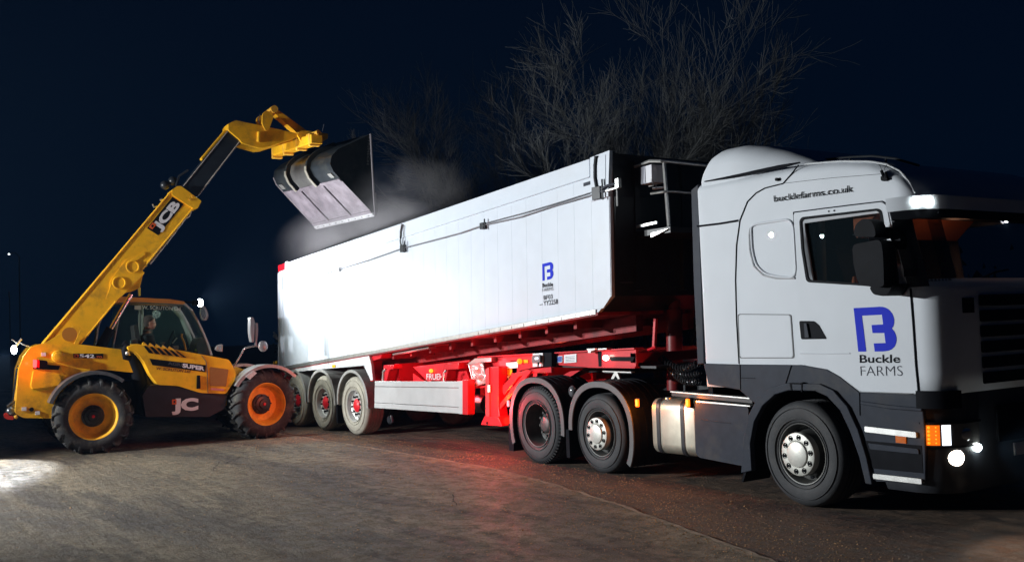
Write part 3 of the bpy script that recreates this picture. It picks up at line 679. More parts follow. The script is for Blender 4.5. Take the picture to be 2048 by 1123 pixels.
# upper bumper lip, grille, plate
obj('corner_lip', corner_patch(MB(), -.06, .30, 1.00, 1.15, .03, .05, 8), BLACK, lorry)
gl = MB()
for i in range(6):
    z = 1.18 + i * .135; gl.box(xf(z) + .0, xf(z) + .028, .55, 1.95, z, z + .10)
obj('grille', gl, BLACK, lorry, bevel=.01)
obj('grille_badge_bar', MB().box(1.50, 1.545, .50, 2.0, 1.98, 2.03), DARKP, lorry)
obj('side_intake', corner_patch(MB(), .42, .58, 1.80, 1.93, .012, .03, 5), BLACK, lorry)
obj('wiper', MB().tube([(1.53, .55, 2.06), (1.50, 1.0, 2.16), (1.50, 1.2, 2.18)], .009, 6), BLACK, lorry)
obj('number_plate', MB().box(1.57, 1.585, .98, 1.50, .52, .63), mat('front_number_plate', (.35, .30, .28), .5), bump)
obj('lower_intake', MB().box(1.555, 1.580, .75, 1.75, .66, .98), BLACK, bump)
# steps
for (q0, q1, dz) in (((1731, 857), (1834, 869), .05), ((1748, 951), (1845, 962), .045)):
    a = T.at(q0, -.02); b = T.at(q1, -.02); s_ = empty('step', lorry)
    sm_ = obj('tread', MB().prism(rounded([(a[0], a[1] - dz / 2), (b[0], b[1] - dz / 2), (b[0], b[1] + dz / 2), (a[0], a[1] + dz / 2)], .012), -.035, .13), ALU, s_, bevel=.008)
    sl_ = MB()
    for k in range(12):
        x = a[0] + .03 + (b[0] - a[0] - .06) * k / 11; sl_.box(x - .012, x + .012, -.01, .10, a[1] + dz / 2 + (b[1] - a[1]) * k / 11, a[1] + dz / 2 + (b[1] - a[1]) * k / 11 + .004)
    obj('tread_holes', sl_, BLACK, s_)
obj('step_recess', MB().prism(T.poly([(1733, 880), (1845, 890), (1848, 945), (1742, 935)], 0), -.004 - .01, -.008), BLACK, lorry)
obj('side_reflector', MB().prism(T.poly([(1792, 869), (1813, 871), (1813, 886), (1793, 884)], -.01), -.020, -.008), REFD, lorry)
obj('step_side_trim', MB().prism(rounded(T.poly([(1738, 885), (1838, 897), (1840, 907), (1742, 897)], -.01), .01), -.026, -.008), DARKP, lorry, bevel=.005)
# rear fairings
obj('side_fairing', MB().prism(T.poly([(1383, 380), (1397, 368), (1409, 726), (1396, 728), (1388, 560)], .02), .012, .04), DARKP, lorry, bevel=.008)
obj('rear_wall', MB().box(-1.262, -1.20, .06, 2.43, 1.0, 3.3), BLACK, lorry)
# chassis
ch = MB()
for y in (.75, 1.65): ch.box(-5.2, 1.0, y, y + .09, .72, .98)
for x in (-5.1, -4.0, -2.6, -1.2, .4): ch.box(x, x + .1, .84, 1.65, .75, .95)
obj('chassis', ch, BLACKM, lorry)
obj('axle', MB().tube([(0, .3, .5), (0, 2.2, .5)], .07).tube([(-3.17, .3, .5), (-3.17, 2.2, .5)], .07).tube([(-4.53, .3, .52), (-4.53, 2.2, .52)], .09), BLACKM, lorry)
obj('fifth_wheel', MB().prism(rounded([(-4.5, 1.18), (-3.4, 1.18), (-3.45, 1.24), (-4.45, 1.24)], .02), .8, 1.7), BLACKM, lorry, bevel=.02)
cw = obj('catwalk', MB().prism(T.poly([(1340, 781), (1505, 795), (1505, 798), (1340, 784)], .02), .02, .10).prism(T.poly([(1392, 800), (1500, 810), (1500, 813), (1392, 804)], 0), 0, .10), ALU, lorry, bevel=.003)
obj('catwalk_plate', MB().prism(T.poly([(1342, 784), (1503, 798), (1503, 806), (1342, 791)], .03), .04, .8), BLACKM, lorry)
obj('battery_box', MB().prism(rounded(T.poly([(1389, 804), (1497, 813), (1494, 932), (1480, 930), (1398, 914), (1391, 905)], .02), .04), .02, .62), DARKP, lorry, bevel=.03, seg=3)
obj('box_ridge', MB().tube(T.path([(1402, 838), (1462, 846)], .02), .006), DARKP, lorry)
# fuel tank
tk = T.poly([(1295, 797), (1384, 800), (1390, 916), (1310, 905), (1297, 890)], .0)
tx0, tx1 = T.at((1295, 800))[0], T.at((1384, 800))[0]
pr_ = rounded([(.04, .33), (.04, .955), (.62, .955), (.62, .33)], .12, 6)
tank = MB(); rings = []
for (x, i) in ((tx0, .025), (tx0 + .012, .008), (tx0 + .03, 0), (tx1 - .03, 0), (tx1 - .012, .008), (tx1, .025)):
    rings.append([(x, p[0] + (i if p[0] < .33 else -i), p[1] + (i if p[1] < .64 else -i)) for p in pr_])
tk_ = obj('fuel_tank', tank.loft(rings), mat('weathered_aluminium', (.42, .40, .33), .42, .75, noise=.15, nscale=6, bump=.05, bscale=60), lorry)
for u_ in (1312, 1360):
    x = T.at((u_, 850))[0]; pts = [(x, p[0] - .008 if p[0] < .33 else p[0] + .008, p[1] + (-.008 if p[1] < .64 else .008)) for p in pr_]
    sb = MB(); k = len(pts); sb.add([(q[0] - .028, q[1], q[2]) for q in pts] + [(q[0] + .028, q[1], q[2]) for q in pts], [(i, (i + 1) % k, k + (i + 1) % k, k + i) for i in range(k)], True)
    obj('strap', sb, BLACKM, tk_)
obj('filler_cap', MB().tube([T.at3((1338, 801), .16), T.at3((1338, 794), .16)], .045, 14), ALU, tk_)
obj('rail', MB().tube(T.path([(1352, 782), (1400, 787)], .15), .012), ALU, lorry)
# side marker lamps (amber) on short stalks
for (q, yy) in (((1275, 805), .0), ((1376, 805), -.02)):
    a = T.at3(q, yy); ml_ = empty('side_marker', lorry)
    obj('lens', MB().box(a[0] - .024, a[0] + .024, a[1] - .02, a[1] + .01, a[2] - .045, a[2] + .045), E_AMBH, ml_, bevel=.01)
    obj('housing', MB().box(a[0] - .034, a[0] + .034, a[1] + .008, a[1] + .05, a[2] - .055, a[2] + .055), E_AMB if 0 else BLACK, ml_)
    lamp('marker_and_glow_light', 'POINT', (a[0] - .02, a[1] - .08, a[2]), 8, (1, .22, .015), .03, parent=lorry)
# drive and mid axle wheels + wings
def place(w_, x, y, parent, loc=True): w_.parent = parent; w_.location = (x, y, 0)
wf = truck_wheel('wheel', .507, .38, 'steer', TYRE); place(wf, .03, -.025, lorry)
wf.rotation_euler = (0, 0, R(-2))
wm = copy_tree(wf, lorry, (-3.165, .03, 0)); wm.rotation_euler = (0, 0, 0); wm.scale = (.965, 1, .965)
wd = truck_wheel('wheel', .515, .60, 'drive', TYRE); place(wd, -4.53, .03, lorry)
for src, x, sgn in ((wf, .03, 2.42), (wm, -3.165, 2.42), (wd, -4.53, 2.42)):
    c = copy_tree(src, lorry, (x, sgn, 0)); c.rotation_euler = (0, 0, math.pi)
def wing(cx, cz, a0, a1, name='wheel_wing', ro=.645, y0=.0):
    # flattened arch profile
    def P(r, t):
        c, s_ = math.cos(R(t)), math.sin(R(t)); k = .86; return (cx + r * (abs(c) ** k) * (1 if c > 0 else -1), cz + r * .99 * (abs(s_) ** k) * (1 if s_ > 0 else -1))
    n = 30; o_ = [P(ro, a0 + (a1 - a0) * i / n) for i in range(n + 1)]; i_ = [P(ro - .075, a0 + (a1 - a0) * i / n) for i in range(n + 1)]
    m = MB(); m.prism(o_ + i_[::-1], y0, y0 + .02)
    wg = obj(name, m, mat('wing_grey_plastic', (.085, .088, .092), .5, noise=.12), lorry, bevel=.006)
    s2 = MB(); i2 = [P(ro - .02, a0 + (a1 - a0) * i / n) for i in range(n + 1)]; s2.prism(o_ + i2[::-1], y0 + .02, y0 + .62)
    for j in range(5):
        oo = [P(ro + .008, a0 + (a1 - a0) * i / n) for i in range(n + 1)]; ii = [P(ro, a0 + (a1 - a0) * i / n) for i in range(n + 1)]; s2.prism(oo + ii[::-1], y0 + .10 + j * .11, y0 + .125 + j * .11)
    obj('wing_top', s2, BLACK, wg)
    return P
wing(-4.50, .52, 205, -8); wing(-3.12, .50, 180, -32, ro=.64)
obj('wing_flap', MB().prism([(-5.20, .50), (-5.06, .50), (-5.10, .12), (-5.22, .12)], .02, .58).prism([(-3.85, .50), (-3.78, .50), (-3.78, .14), (-3.85, .14)], .02, .58), BLACK, lorry)
obj('work_lamp', MB().ball(T.at3((1145, 782), .14), .065, 8, (1, .7, 1.2)), mat('lamp_back', (.1, .1, .11), .15, coat=.6), lorry)
a = T.at3((1018, 806), -.01)
mk = obj('rear_marker', MB().box(a[0] - .018, a[0] + .018, a[1] - .03, a[1], a[2] - .045, a[2] + .045), E_PINK, lorry, bevel=.012)
lamp('marker_and_glow_light', 'POINT', (a[0] - .08, a[1] - .16, a[2] - .05), 42.0, (1, .05, .07), .03, parent=lorry)
# air suspension bits, coiled air lines behind the cab
cl = MB()
for (q0, q1, rr, n_) in (((1318, 712), (1396, 727), .045, 15), ((1330, 722), (1398, 762), .045, 14), ((1326, 716), (1400, 745), .03, 14)):
    a = Vector(T.at3(q0, .9)); b = Vector(T.at3(q1, .6)); pts = []
    for i in range(n_ * 10):
        f = i / (n_ * 10 - 1); t = f * n_ * 2 * math.pi; c = a.lerp(b, f) - Vector((0, 0, .10 * math.sin(math.pi * f))); pts.append(c + Vector((0, math.cos(t) * rr, math.sin(t) * rr)))
    cl.tube(pts, .0085, 6)
obj('coiled_air_line', cl, mat('black_rubber_hose', (.03, .032, .036), .25, coat=.4), lorry)
obj('suspension_bracket', MB().prism(T.poly([(1222, 757), (1228, 744), (1234, 744), (1240, 758), (1236, 758), (1231, 750), (1227, 757)], .5), .5, .54).prism(T.poly([(1205, 741), (1262, 743), (1262, 745), (1205, 743)], .5), .5, .56), ALU, lorry)

# ================================================================== TIPPING TRAILER
trailer = empty('tipper_trailer', loc=L.o, rz=L.a)
tag(trailer, 'long white tipping trailer on a red chassis with its body raised at the front', 'trailer')
W = 2.5
c_rb, c_fb, c_ft, c_rt = [Vector(L.at(p)) for p in ((561, 738), (1223, 619), (1217, 305), (560, 530))]
def bq(u, v):   # point of the tilted body side, u rear to front, v bottom to top
    return (c_rb.lerp(c_fb, u)).lerp(c_rt.lerp(c_ft, u), v)
def bpoly(pts): return [tuple(bq(*p)) for p in pts]
body = obj('tipping_body', MB().prism(bpoly([(0, 0), (.975, 0), (1, .085), (1, .93), (1, 1), (0, 1)]), .0085, .07), BODYW, trailer)
sp_ = MB(); N = 30
for i in range(N):
    u0 = i / N + .00010; u1 = (i + 1) / N - .00010
    if i == 0: u0 = 0
    if i == N - 1: sp_.prism(bpoly([(u0, .02), (.985, .02), (.999, .085), (.999, .93), (u0, .93)]), .002, .008)
    else: sp_.prism(bpoly([(u0, .02), (u1, .02), (u1, .88), (u0, .88)]), .002, .008)
side = obj('side_panel', sp_, BODYW, body)
obj('top_rail', MB().prism(bpoly([(0, .885), (.966, .885), (.966, 1.0), (0, 1.0)]), -.012, .03).prism(bpoly([(0, .88), (.966, .88), (.966, .887), (0, .887)]), -.02, .03), BODYW, body, bevel=.005)
obj('corner_panel', MB().prism(bpoly([(.968, .72), (1.0, .72), (1.004, 1.01), (.968, 1.005)]), -.020, .03).prism(bpoly([(.978, .80), (.996, .80), (.997, .99), (.978, .985)]), -.026, -.02), BODYW, body, bevel=.004)
obj('bottom_rail', MB().prism(bpoly([(0, -.012), (.972, -.012), (.972, .022), (0, .022)]), -.012, .03), ALU, body, bevel=.006)
gr_ = MB()
for i in range(10): gr_.prism(bpoly([(.70 + .027 * i, -.008), (.718 + .027 * i, -.008), (.718 + .027 * i, .012), (.70 + .027 * i, .012)]), -.018, -.012)
obj('rail_plate', gr_, ALU, body)
obj('far_side_panel', MB().prism(bpoly([(0, 0), (.975, 0), (1, .085), (1, 1), (0, 1)]), W - .05, W), BODYW, body)
fr_ = [tuple(bq(1, 1)), tuple(bq(1, .93)), tuple(bq(1.004, .72)), tuple(bq(1, .085)), tuple(bq(.975, 0))]
bh = MB(); ins = [(x - .10, z) for x, z in reversed(fr_)]
bh.prism(fr_ + ins, .06, W - .05)
bk = obj('front_bulkhead', bh, BULK, body)
bb = MB()
for y in (.42, 1.25, 2.05):
    a = bq(1.0, .12); b = bq(1.0, .95); bb.add([(a.x, y - .05, a.y), (a.x, y + .05, a.y), (b.x, y + .05, b.y), (b.x, y - .05, b.y), (a.x + .06, y - .04, a.y), (a.x + .06, y + .04, a.y), (b.x + .06, y + .04, b.y), (b.x + .06, y - .04, b.y)], [(0, 1, 2, 3), (4, 5, 6, 7), (0, 1, 5, 4), (1, 2, 6, 5), (2, 3, 7, 6), (3, 0, 4, 7)])
obj('stiffener', bb, BULK, bk)
obj('warning_sheet', MB().prism([(bq(1.0, .17).x + .003, bq(1, .17).y), (bq(1.0, .17).x + .006, bq(1, .17).y), (bq(1.0, .24).x + .006, bq(1, .24).y), (bq(1.0, .24).x + .003, bq(1, .24).y)], .15, .36), mat('faded_label', (.10, .11, .11), .6), bk)
obj('tailgate', MB().prism(bpoly([(0, 0), (0, 1), (-.006, 1), (-.006, 0)]), 0, W), BODYW, body)
obj('rear_post', MB().prism(bpoly([(-.008, .0), (.016, .0), (.016, .93), (-.008, .93)]), -.018, .0).prism(bpoly([(.040, .0), (.043, .0), (.043, .93), (.040, .93)]), -.008, .0), BODYW, body, bevel=.006)
obj('post_plate', MB().prism(bpoly([(.012, .76), (.017, .76), (.017, .90), (.012, .90)]), -.03, -.018).prism(bpoly([(.012, .89), (.035, .90), (.035, .92), (.012, .91)]), -.03, -.018), BODYW, body)
obj('rear_red_marking', MB().prism(bpoly([(-.006, .94), (.028, .94), (.028, 1.0), (-.006, 1.0)]), -.016, -.0125), REFR, body)
obj('rear_white_marking', MB().prism(bpoly([(.031, .92), (.044, .92), (.044, 1.01), (.031, 1.01)]), -.022, -.0125), LETW, body)
obj('tailgate_hook', MB().tube([(*(lambda q: (q[0], .05, q[1]))(L.at((548, 671))),), (*(lambda q: (q[0], .05, q[1]))(L.at((543, 664))),)], .02).tube([L.at3((556, 677), .05), L.at3((548, 671), .05)], .03), ALU, body)
fl_ = MB().prism(bpoly([(0, 0), (.975, 0), (.975, -.02), (0, -.02)]), .0, W)
for i in range(11): fl_.prism(bpoly([(.30 + .06 * i, -.02), (.306 + .06 * i, -.02), (.306 + .06 * i, -.07), (.30 + .06 * i, -.07)]), .25, W - .25)
for y_ in (.7, 1.65): fl_.prism(bpoly([(.05, -.02), (.97, -.02), (.97, -.13), (.05, -.11)]), y_, y_ + .12)
obj('floor', fl_, mat('underbody_red', (.30, .010, .014), .6, noise=.3, dirt=(.03, .01, .012), dth=.5), body)
# sheet cable, clamps and loops
rope = [(573, 569), (600, 563), (640, 551), (677, 538.5), (740, 519), (805, 496), (860, 482), (920, 466), (967, 450), (1040, 434), (1110, 411), (1194, 387), (1212, 382)]
obj('sheet_rope', MB().tube(L.path(rope, -.03), .010, 6).tube(L.path([(967, 447), (1050, 425), (1120, 404), (1194, 381)], -.03), .007, 6), mat('grey_rope', (.22, .23, .25), .8), body)
cl = MB()
for (u_, v_, s_) in ((677, 538, .05), (807, 495, .075), (967, 450, .06), (1196, 383, .10)):
    q = L.at((u_, v_), -.02)
    ob = obj('rope_clamp', MB().box(q[0] - s_ * .8, q[0] + s_ * .8, -.06, 0, q[1] - s_, q[1] + s_ * .6).tube([(q[0] + s_ * 1.2, -.05, q[1] - s_ * 1.2), (q[0] + s_ * 1.2, -.05, q[1] + s_ * 1.4)], .012), BLACKM if s_ > .055 else ALU, body, bevel=.008)
obj('sheet_strap', MB().tube(L.path([(802, 491), (800, 480), (801, 462), (804, 448)], -.035), .016, 8).tube(L.path([(808, 490), (807, 470), (808, 450)], -.03), .008, 6), BLACKM, body)
obj('sheet_strap', MB().tube(L.path([(1194, 378), (1190, 355), (1190, 330), (1192, 312)], -.035), .022, 8), BLACKM, body)
obj('strap_label', MB().prism(L.poly([(1167, 366), (1187, 360), (1187, 367), (1167, 373)], -.001), -.0030, .0015), INKG, body)
obj('crank_bracket', MB().prism(L.poly([(1231, 358), (1237, 356), (1238, 374), (1234, 377), (1212, 383), (1212, 380), (1231, 375)], -.05), -.06, -.01).tube(L.path([(1234, 378), (1235, 412)], -.04), .012), ALU, body)
obj('rope_end', MB().tube(L.path([(1197, 380), (1215, 371), (1232, 367)], -.045), .016).tube(L.path([(1198, 384), (1232, 376)], -.045), .016), INKG, body)
# printing on the side
a, b, c = [Vector(L.at(p, -.002)) for p in ((1084.7, 561.4), (1106, 557), (1084.2, 527.6))]
obj('logo', MB().prism([tuple(a + (b - a) * u + (c - a) * v) for u, v in UL], -.0015, .001), BLUE, side)
text(side, L, 'Buckle', (1084.8, 574), (1106, 571.5), (1084.6, 566.3), INK, y=-.002, bold=.03)
text(side, L, 'FARMS', (1084.8, 583), (1107, 580), (1084.6, 576), INKG, y=-.002, bold=-.005)
text(side, L, 'BF03', (1087.5, 599.5), (1105.5, 596.5), (1087, 591), INK, y=-.002, bold=.01)
text(side, L, 'YY2258', (1087, 611), (1116, 607), (1086.6, 601.5), INK, y=-.002, bold=.01)
obj('underline', MB().prism(L.poly([(1079, 609), (1085, 607.6), (1085, 608.8), (1079, 610.2)], -.002), -.0015, .001), INK, side)
# access platform at the front of the body
pf = empty('access_platform', trailer)
def HP(pts, y): return [L.at3(p, y) for p in pts]
k0, k1 = L.at3((1270, 333), .35), L.at3((1328, 322), .35)
rl = MB(); e1 = L.at3((1300, 322), .35); yy = 2.1
rl.tube([k0, e1, (k1[0] - .06, .36, k1[2] + .01), (k1[0], .44, k1[2]), (k1[0], yy, k1[2] - .02)], .022)
m0, m1 = L.at3((1302, 387), .35), L.at3((1333, 382), .35)
rl.tube([m0, (m1[0] - .06, .36, m1[2]), (m1[0], .44, m1[2]), (m1[0], yy, m1[2] - .02)], .016)
obj('handrail', rl, ALU, pf)
obj('handrail_post', MB().tube([L.at3((1328, 325), .40), L.at3((1338, 452), .40)], .024), ALU, pf)
pb = L.at3((1338, 456), .36)
obj('platform_edge', MB().prism(L.poly([(1275, 451), (1315, 442), (1316, 447), (1275, 456)], .36), .34, .36), ALU, pf)
obj('platform_plate', MB().box(pb[0] - .75, pb[0], .38, yy, pb[2] - .05, pb[2] + .02), BLACKM, pf)
obj('platform_bracket', MB().prism(L.poly([(1304, 466), (1338, 457), (1322, 466), (1304, 475)], .36), .34, .37), ALU, pf)
bx = L.poly([(1280, 335), (1303, 328), (1304, 364), (1282, 369)], .34)
obj('control_box', MB().prism(bx, .34, .55).tube([(bx[2][0] - .06, .4, bx[2][1] - .07), (bx[2][0] + .10, .5, bx[2][1] - .07)], .015), mat('box_white_paint', (.55, .56, .6), .4), pf, bevel=.006)
obj('box_stripe', MB().prism(L.poly([(1280.5, 335), (1290, 332), (1291.5, 366), (1282, 369)], .338), .334, .339), mat('box_grey_stripe', (.30, .31, .36), .5), pf)
obj('lever', MB().tube(HP([(1298, 372), (1306, 370)], .36), .012).tube(HP([(1305, 362), (1306, 372)], .36), .01).tube(HP([(1311, 368), (1313, 375)], .36), .01), ALU, pf)
# tipping ram at the front
a = L.at3((1308, 700), .9); b = L.at3((1312, 640), 1.0)
obj('tipping_ram', MB().tube([(a[0], 1.25, .9), (a[0] + .05, 1.25, 2.0)], .11, 20).tube([(a[0] + .05, 1.25, 2.0), (a[0] + .1, 1.25, 2.5)], .08, 20), mat('dark_red_paint', (.16, .012, .014), .4), trailer)
obj('ram_guard', MB().prism(L.poly([(1307, 637), (1311, 637), (1308, 694), (1304, 694)], .6), .6, .64).tube(L.path([(1296, 700), (1312, 693)], .6), .02), RED, trailer)
# ---- chassis
rail = L.poly([(960, 714), (1100, 706), (1200, 701), (1272, 697.5), (1272, 733), (1170, 734), (1108, 729), (1075, 733), (1040, 741), (1025, 752), (1000, 790), (960, 790)], .25)
chs = obj('chassis_beam', MB().prism(rail, .25, .29).prism(rail, 2.2, 2.24), RED, trailer, bevel=.004)
fe = MB(); r0 = L.at((1272, 697.5), .25); r1 = L.at((1272, 733), .25); rA = L.at((960, 714), .25)
fe.prism([(rA[0], rA[1] - .004), (r0[0] + .02, r0[1]), (r0[0] + .02, r0[1] + .018), (rA[0], rA[1] + .014)], .20, .36)
fe.prism([(r1[0] - .9, r1[1] - .016), (r1[0] + .01, r1[1] - .016), (r1[0] + .01, r1[1]), (r1[0] - .9, r1[1])], .22, .34)
obj('beam_flange', fe, RED, chs)
obj('beam_slot', MB().prism(L.poly([(1218, 713), (1270, 713), (1266, 722), (1222, 721)], .25), .243, .251), BLACK, chs)
obj('beam_joint', MB().prism(L.poly([(1196, 700), (1203, 700), (1203, 733), (1198, 734)], .25), .243, .251), BLACK, chs)
obj('cross_member', MB().box(-3.0, -2.9, .25, 2.24, 1.34, 1.46).box(-4.2, -4.1, .25, 2.24, 1.34, 1.44).box(-5.6, -5.45, .25, 2.24, 1.0, 1.36).box(-7.4, -7.25, .3, 2.2, .9, 1.3).box(-9.2, -9.05, .3, 2.2, .9, 1.3), RED, trailer)
obj('rubbing_plate', MB().box(-5.0, -2.6, .3, 2.2, 1.27, 1.30), BLACKM, trailer)
rr_ = L.poly([(740, 736), (985, 716), (985, 752), (905, 756), (740, 765)], .75)
obj('main_rail', MB().prism([(-13.4, .98), (-5.4, .98), (-5.4, 1.32), (-9, 1.22), (-13.4, 1.16)], .78, .86).prism([(-13.4, .98), (-5.4, .98), (-5.4, 1.32), (-9, 1.22), (-13.4, 1.16)], 1.64, 1.72), RED, trailer, bevel=.01)
# pale gusset plates and lettering
gp = obj('side_gusset', MB().prism(L.poly([(826, 733), (940, 719), (938, 723), (860, 762), (855, 762)], .3), .30, .33).prism(L.poly([(826, 746), (850, 762), (826, 762)], .3), .30, .33).prism(L.poly([(905, 737), (932, 737), (941, 762), (899, 762)], .3), .295, .33), RED, trailer)
text(gp, L, 'FRUEH', (853, 758.5), (886, 758.5), (853, 747), LETW, y=.288, bold=.0)
obj('marker_stud', MB().ball(L.at3((862, 741), .27), .035, 8), emis('amber_stud', (1, .30, .02), 2.5), trailer)
obj('hanger_bracket', MB().prism(L.poly([(775, 729), (795, 728), (795, 737), (787, 738), (781, 762), (770, 762), (774, 742)], .2), .12, .30).prism(L.poly([(895, 726), (926, 724), (926, 737), (904, 738), (900, 762), (890, 762), (893, 740)], .2), .12, .30), RED, trailer, bevel=.01)
obj('body_hinge_bracket', MB().prism(L.poly([(737, 708), (770, 700), (765, 716), (745, 722), (744, 745), (757, 760), (745, 762), (738, 735)], .1), .06, .3), RED, trailer, bevel=.01)
obj('guard_stay', MB().tube(L.path([(766, 762), (767, 742), (772, 738)], .02), .022, 8), ALU, trailer)
obj('guard_stay', MB().tube(L.path([(888, 762), (888, 745), (893, 740)], .02), .018, 8), ALU, trailer)
obj('prop_bar', MB().tube(L.path([(787, 708), (859, 694)], .12), .022, 10).prism(L.poly([(789, 706), (855, 692), (856, 696), (790, 709)], .14), .14, .3), ALU, trailer)
# rear side rail (white) with its slanting front strut
obj('side_rail', MB().prism(L.poly([(568, 733.5), (640, 722), (736, 706.5), (742, 730), (745, 760), (741, 761), (727, 731), (640, 738), (568, 746)], .0), .004, .06), mat('rail_paint', (.55, .56, .57), .4, noise=.1), trailer, bevel=.008)
obj('rail_reflector', MB().prism(rounded(L.poly([(665, 729), (671, 728.6), (671, 734), (665, 734.4)]), .01), -.010, .004), REFY, trailer)
obj('end_reflector', MB().prism(rounded(L.poly([(548, 722), (555, 721), (555, 727), (548, 728)]), .01), -.02, .0), REFY, trailer)
obj('rear_bumper', MB().box(-13.75, -13.55, .0, 2.5, .60, .78).box(-13.7, -13.4, .02, .16, .7, 1.15), RED, trailer, bevel=.01)
# aluminium side guard
g0 = [(750, 761.5), (920, 762), (920, 826.5), (749, 815)]
sg = empty('side_guard', trailer)
def lerp2(a, b, t): return (a[0] + (b[0] - a[0]) * t, a[1] + (b[1] - a[1]) * t)
for (v0, v1) in ((0, .195), (.21, .80), (.815, 1)):
    P = [lerp2(g0[0], g0[3], v0), lerp2(g0[1], g0[2], v0), lerp2(g0[1], g0[2], v1), lerp2(g0[0], g0[3], v1)]
    obj('guard_plank', MB().prism(L.poly(P), -.005, .03), ALU if 0 else mat('guard_aluminium', (.52, .53, .53), .42, .35, noise=.06, nscale=4), sg, bevel=.006)
obj('guard_end_cap', MB().prism(L.poly([(919.5, 761), (928, 761), (928, 827.5), (919.5, 827)]), -.02, .04), mat('guard_aluminium', (.5, .5, .5)), sg, bevel=.006)
obj('guard_red_end', MB().prism(L.poly([(928, 758), (939, 758), (939, 829), (928, 828)]), -.03, .10), RED, sg, bevel=.01)
# landing leg
lgx = empty('landing_leg', trailer)
obj('leg_column', MB().prism(L.poly([(978, 733), (997, 732), (997, 815), (999, 832), (979, 832)], .08), .08, .24), RED, lgx, bevel=.012)
obj('inner_plate', MB().prism(L.poly([(972, 738), (979, 734), (980, 842), (972, 842)], .07), .06, .10), mat('scuffed_red', (.38, .03, .04), .5, noise=.3), lgx)
obj('foot', MB().prism(rounded(L.poly([(973, 832), (1000, 832), (1009, 851), (966, 848)], .04), .02), .0, .30), RED, lgx, bevel=.01)
obj('foot_pin', MB().disc(*L.at((975, 845), .0), .02, -.012, 0, 10), BLACK, lgx)
obj('leg_label', MB().prism(L.poly([(977, 769), (982, 769), (982, 783), (977, 784)], .07), .052, .058), LETW, lgx)
obj('leg_brace', MB().prism(L.poly([(998, 809), (1055, 738), (1062, 742), (1000, 818)], .1), .1, .14), RED, lgx)
obj('upper_brace', MB().prism(L.poly([(1000, 776), (1030, 745), (1058, 738), (1102, 733), (1103, 745), (1062, 746), (1038, 752), (1008, 790)], .14), .14, .2), RED, trailer, bevel=.008)
obj('brace_post', MB().prism(L.poly([(1028, 745), (1034, 745), (1030, 790), (1024, 790)], .2), .15, .24).prism(L.poly([(1072, 745), (1080, 745), (1080, 752), (1072, 752)], .2), .15, .24), RED, trailer)
obj('wing_skirt', MB().prism(L.poly([(1120, 753), (1140, 742), (1160, 740), (1145, 750), (1135, 754)], .3), .3, .5), RED, trailer)
lamp('marker_and_glow_light', 'POINT', (L.at((990, 800), 0)[0], -.12, L.at((990, 800), 0)[1]), 7, (1, .45, .03), .04, parent=trailer)
obj('post_bar', MB().prism(L.poly([(940, 773), (975, 770), (1020, 768), (1020, 772), (975, 774), (940, 777)], .2), .15, .25), RED, trailer)
# crumpled foil covered box
fx = L.poly([(939, 729), (966, 724), (977, 764), (950, 772)], .12); foil = MB(); n = 9; rf = random.Random(5); vs = []
for i in range(n):
    for j in range(n):
        u, v = i / (n - 1), j / (n - 1); a = Vector(fx[0]).lerp(Vector(fx[1]), u).lerp(Vector(fx[3]).lerp(Vector(fx[2]), u), v)
        e = 0 if i in (0, n - 1) or j in (0, n - 1) else rf.uniform(-.035, .02); vs.append((a.x, .12 + e, a.y))
foil.add(vs, [(i * n + j, (i + 1) * n + j, (i + 1) * n + j + 1, i * n + j + 1) for i in range(n - 1) for j in range(n - 1)])
fb = obj('foil_wrapped_box', foil, mat('crumpled_foil', (.62, .58, .56), .3, .7), trailer)
obj('box_frame', MB().tube([(p[0], .11, p[1]) for p in fx + [fx[0]]], .012, 6, smooth=False), ALU, fb)
obj('box_back', MB().prism(fx, .15, .5), RED, fb)
obj('foil_top', MB().prism(L.poly([(939, 728), (955, 716), (988, 714), (988, 722), (966, 724)], .2), .15, .5), mat('crumpled_foil', (.6, .6, .6)), fb)
# plates, stickers, lamps on the beam
obj('white_label', MB().prism(L.poly([(1012, 725), (1036, 722.5), (1036, 735), (1013, 737)], .24), .238, .244), LETW, chs)
obj('yellow_label', MB().prism(L.poly([(1013, 738), (1024, 737), (1024, 749), (1013, 750)], .24), .238, .244).prism(L.poly([(1046, 719), (1056, 719), (1056, 725), (1046, 725)], .24), .238, .244), REFY, chs)
obj('small_label', MB().prism(L.poly([(1013, 751), (1019, 751), (1018, 757), (1013, 757)], .24), .238, .244), LETW, chs)
obj('blue_label', MB().prism(L.poly([(1111, 712), (1124.5, 711), (1124.5, 724), (1111, 725)], .24), .240, .247), LETW, chs)
obj('blue_label_field', MB().prism(L.poly([(1112, 713), (1123.5, 712), (1123.5, 723), (1112, 724)], .238), .237, .240), mat('label_blue', (.02, .08, .35), .5), chs)
wl = obj('notice_plate', MB().prism(L.poly([(1128, 709), (1152.5, 707), (1152.5, 724), (1128, 725.5)], .24), .240, .247), LETW, chs)
nl = MB()
for k in range(4): nl.prism(L.poly([(1131, 713 + 3 * k), (1149, 711.6 + 3 * k), (1149, 712.4 + 3 * k), (1131, 713.8 + 3 * k)], .238), .238, .240)
obj('notice_lines', nl, INKG, wl)
ab = obj('coupling_box', MB().prism(L.poly([(1066, 706), (1102, 704), (1102, 733), (1066, 733)], .15), .16, .25), BLACK, chs, bevel=.008)
obj('coupling_plate', MB().prism(L.poly([(1066, 706.5), (1086, 705), (1086, 732), (1066, 733)], .15), .145, .16), LETW, ab)
obj('square_lamp', MB().prism(rounded(L.poly([(1068, 709.5), (1084.5, 708.5), (1084.5, 725), (1068, 726)], .14), .04), .10, .145), mat('lamp_grey', (.22, .22, .23), .25, .3), ab, bevel=.012)
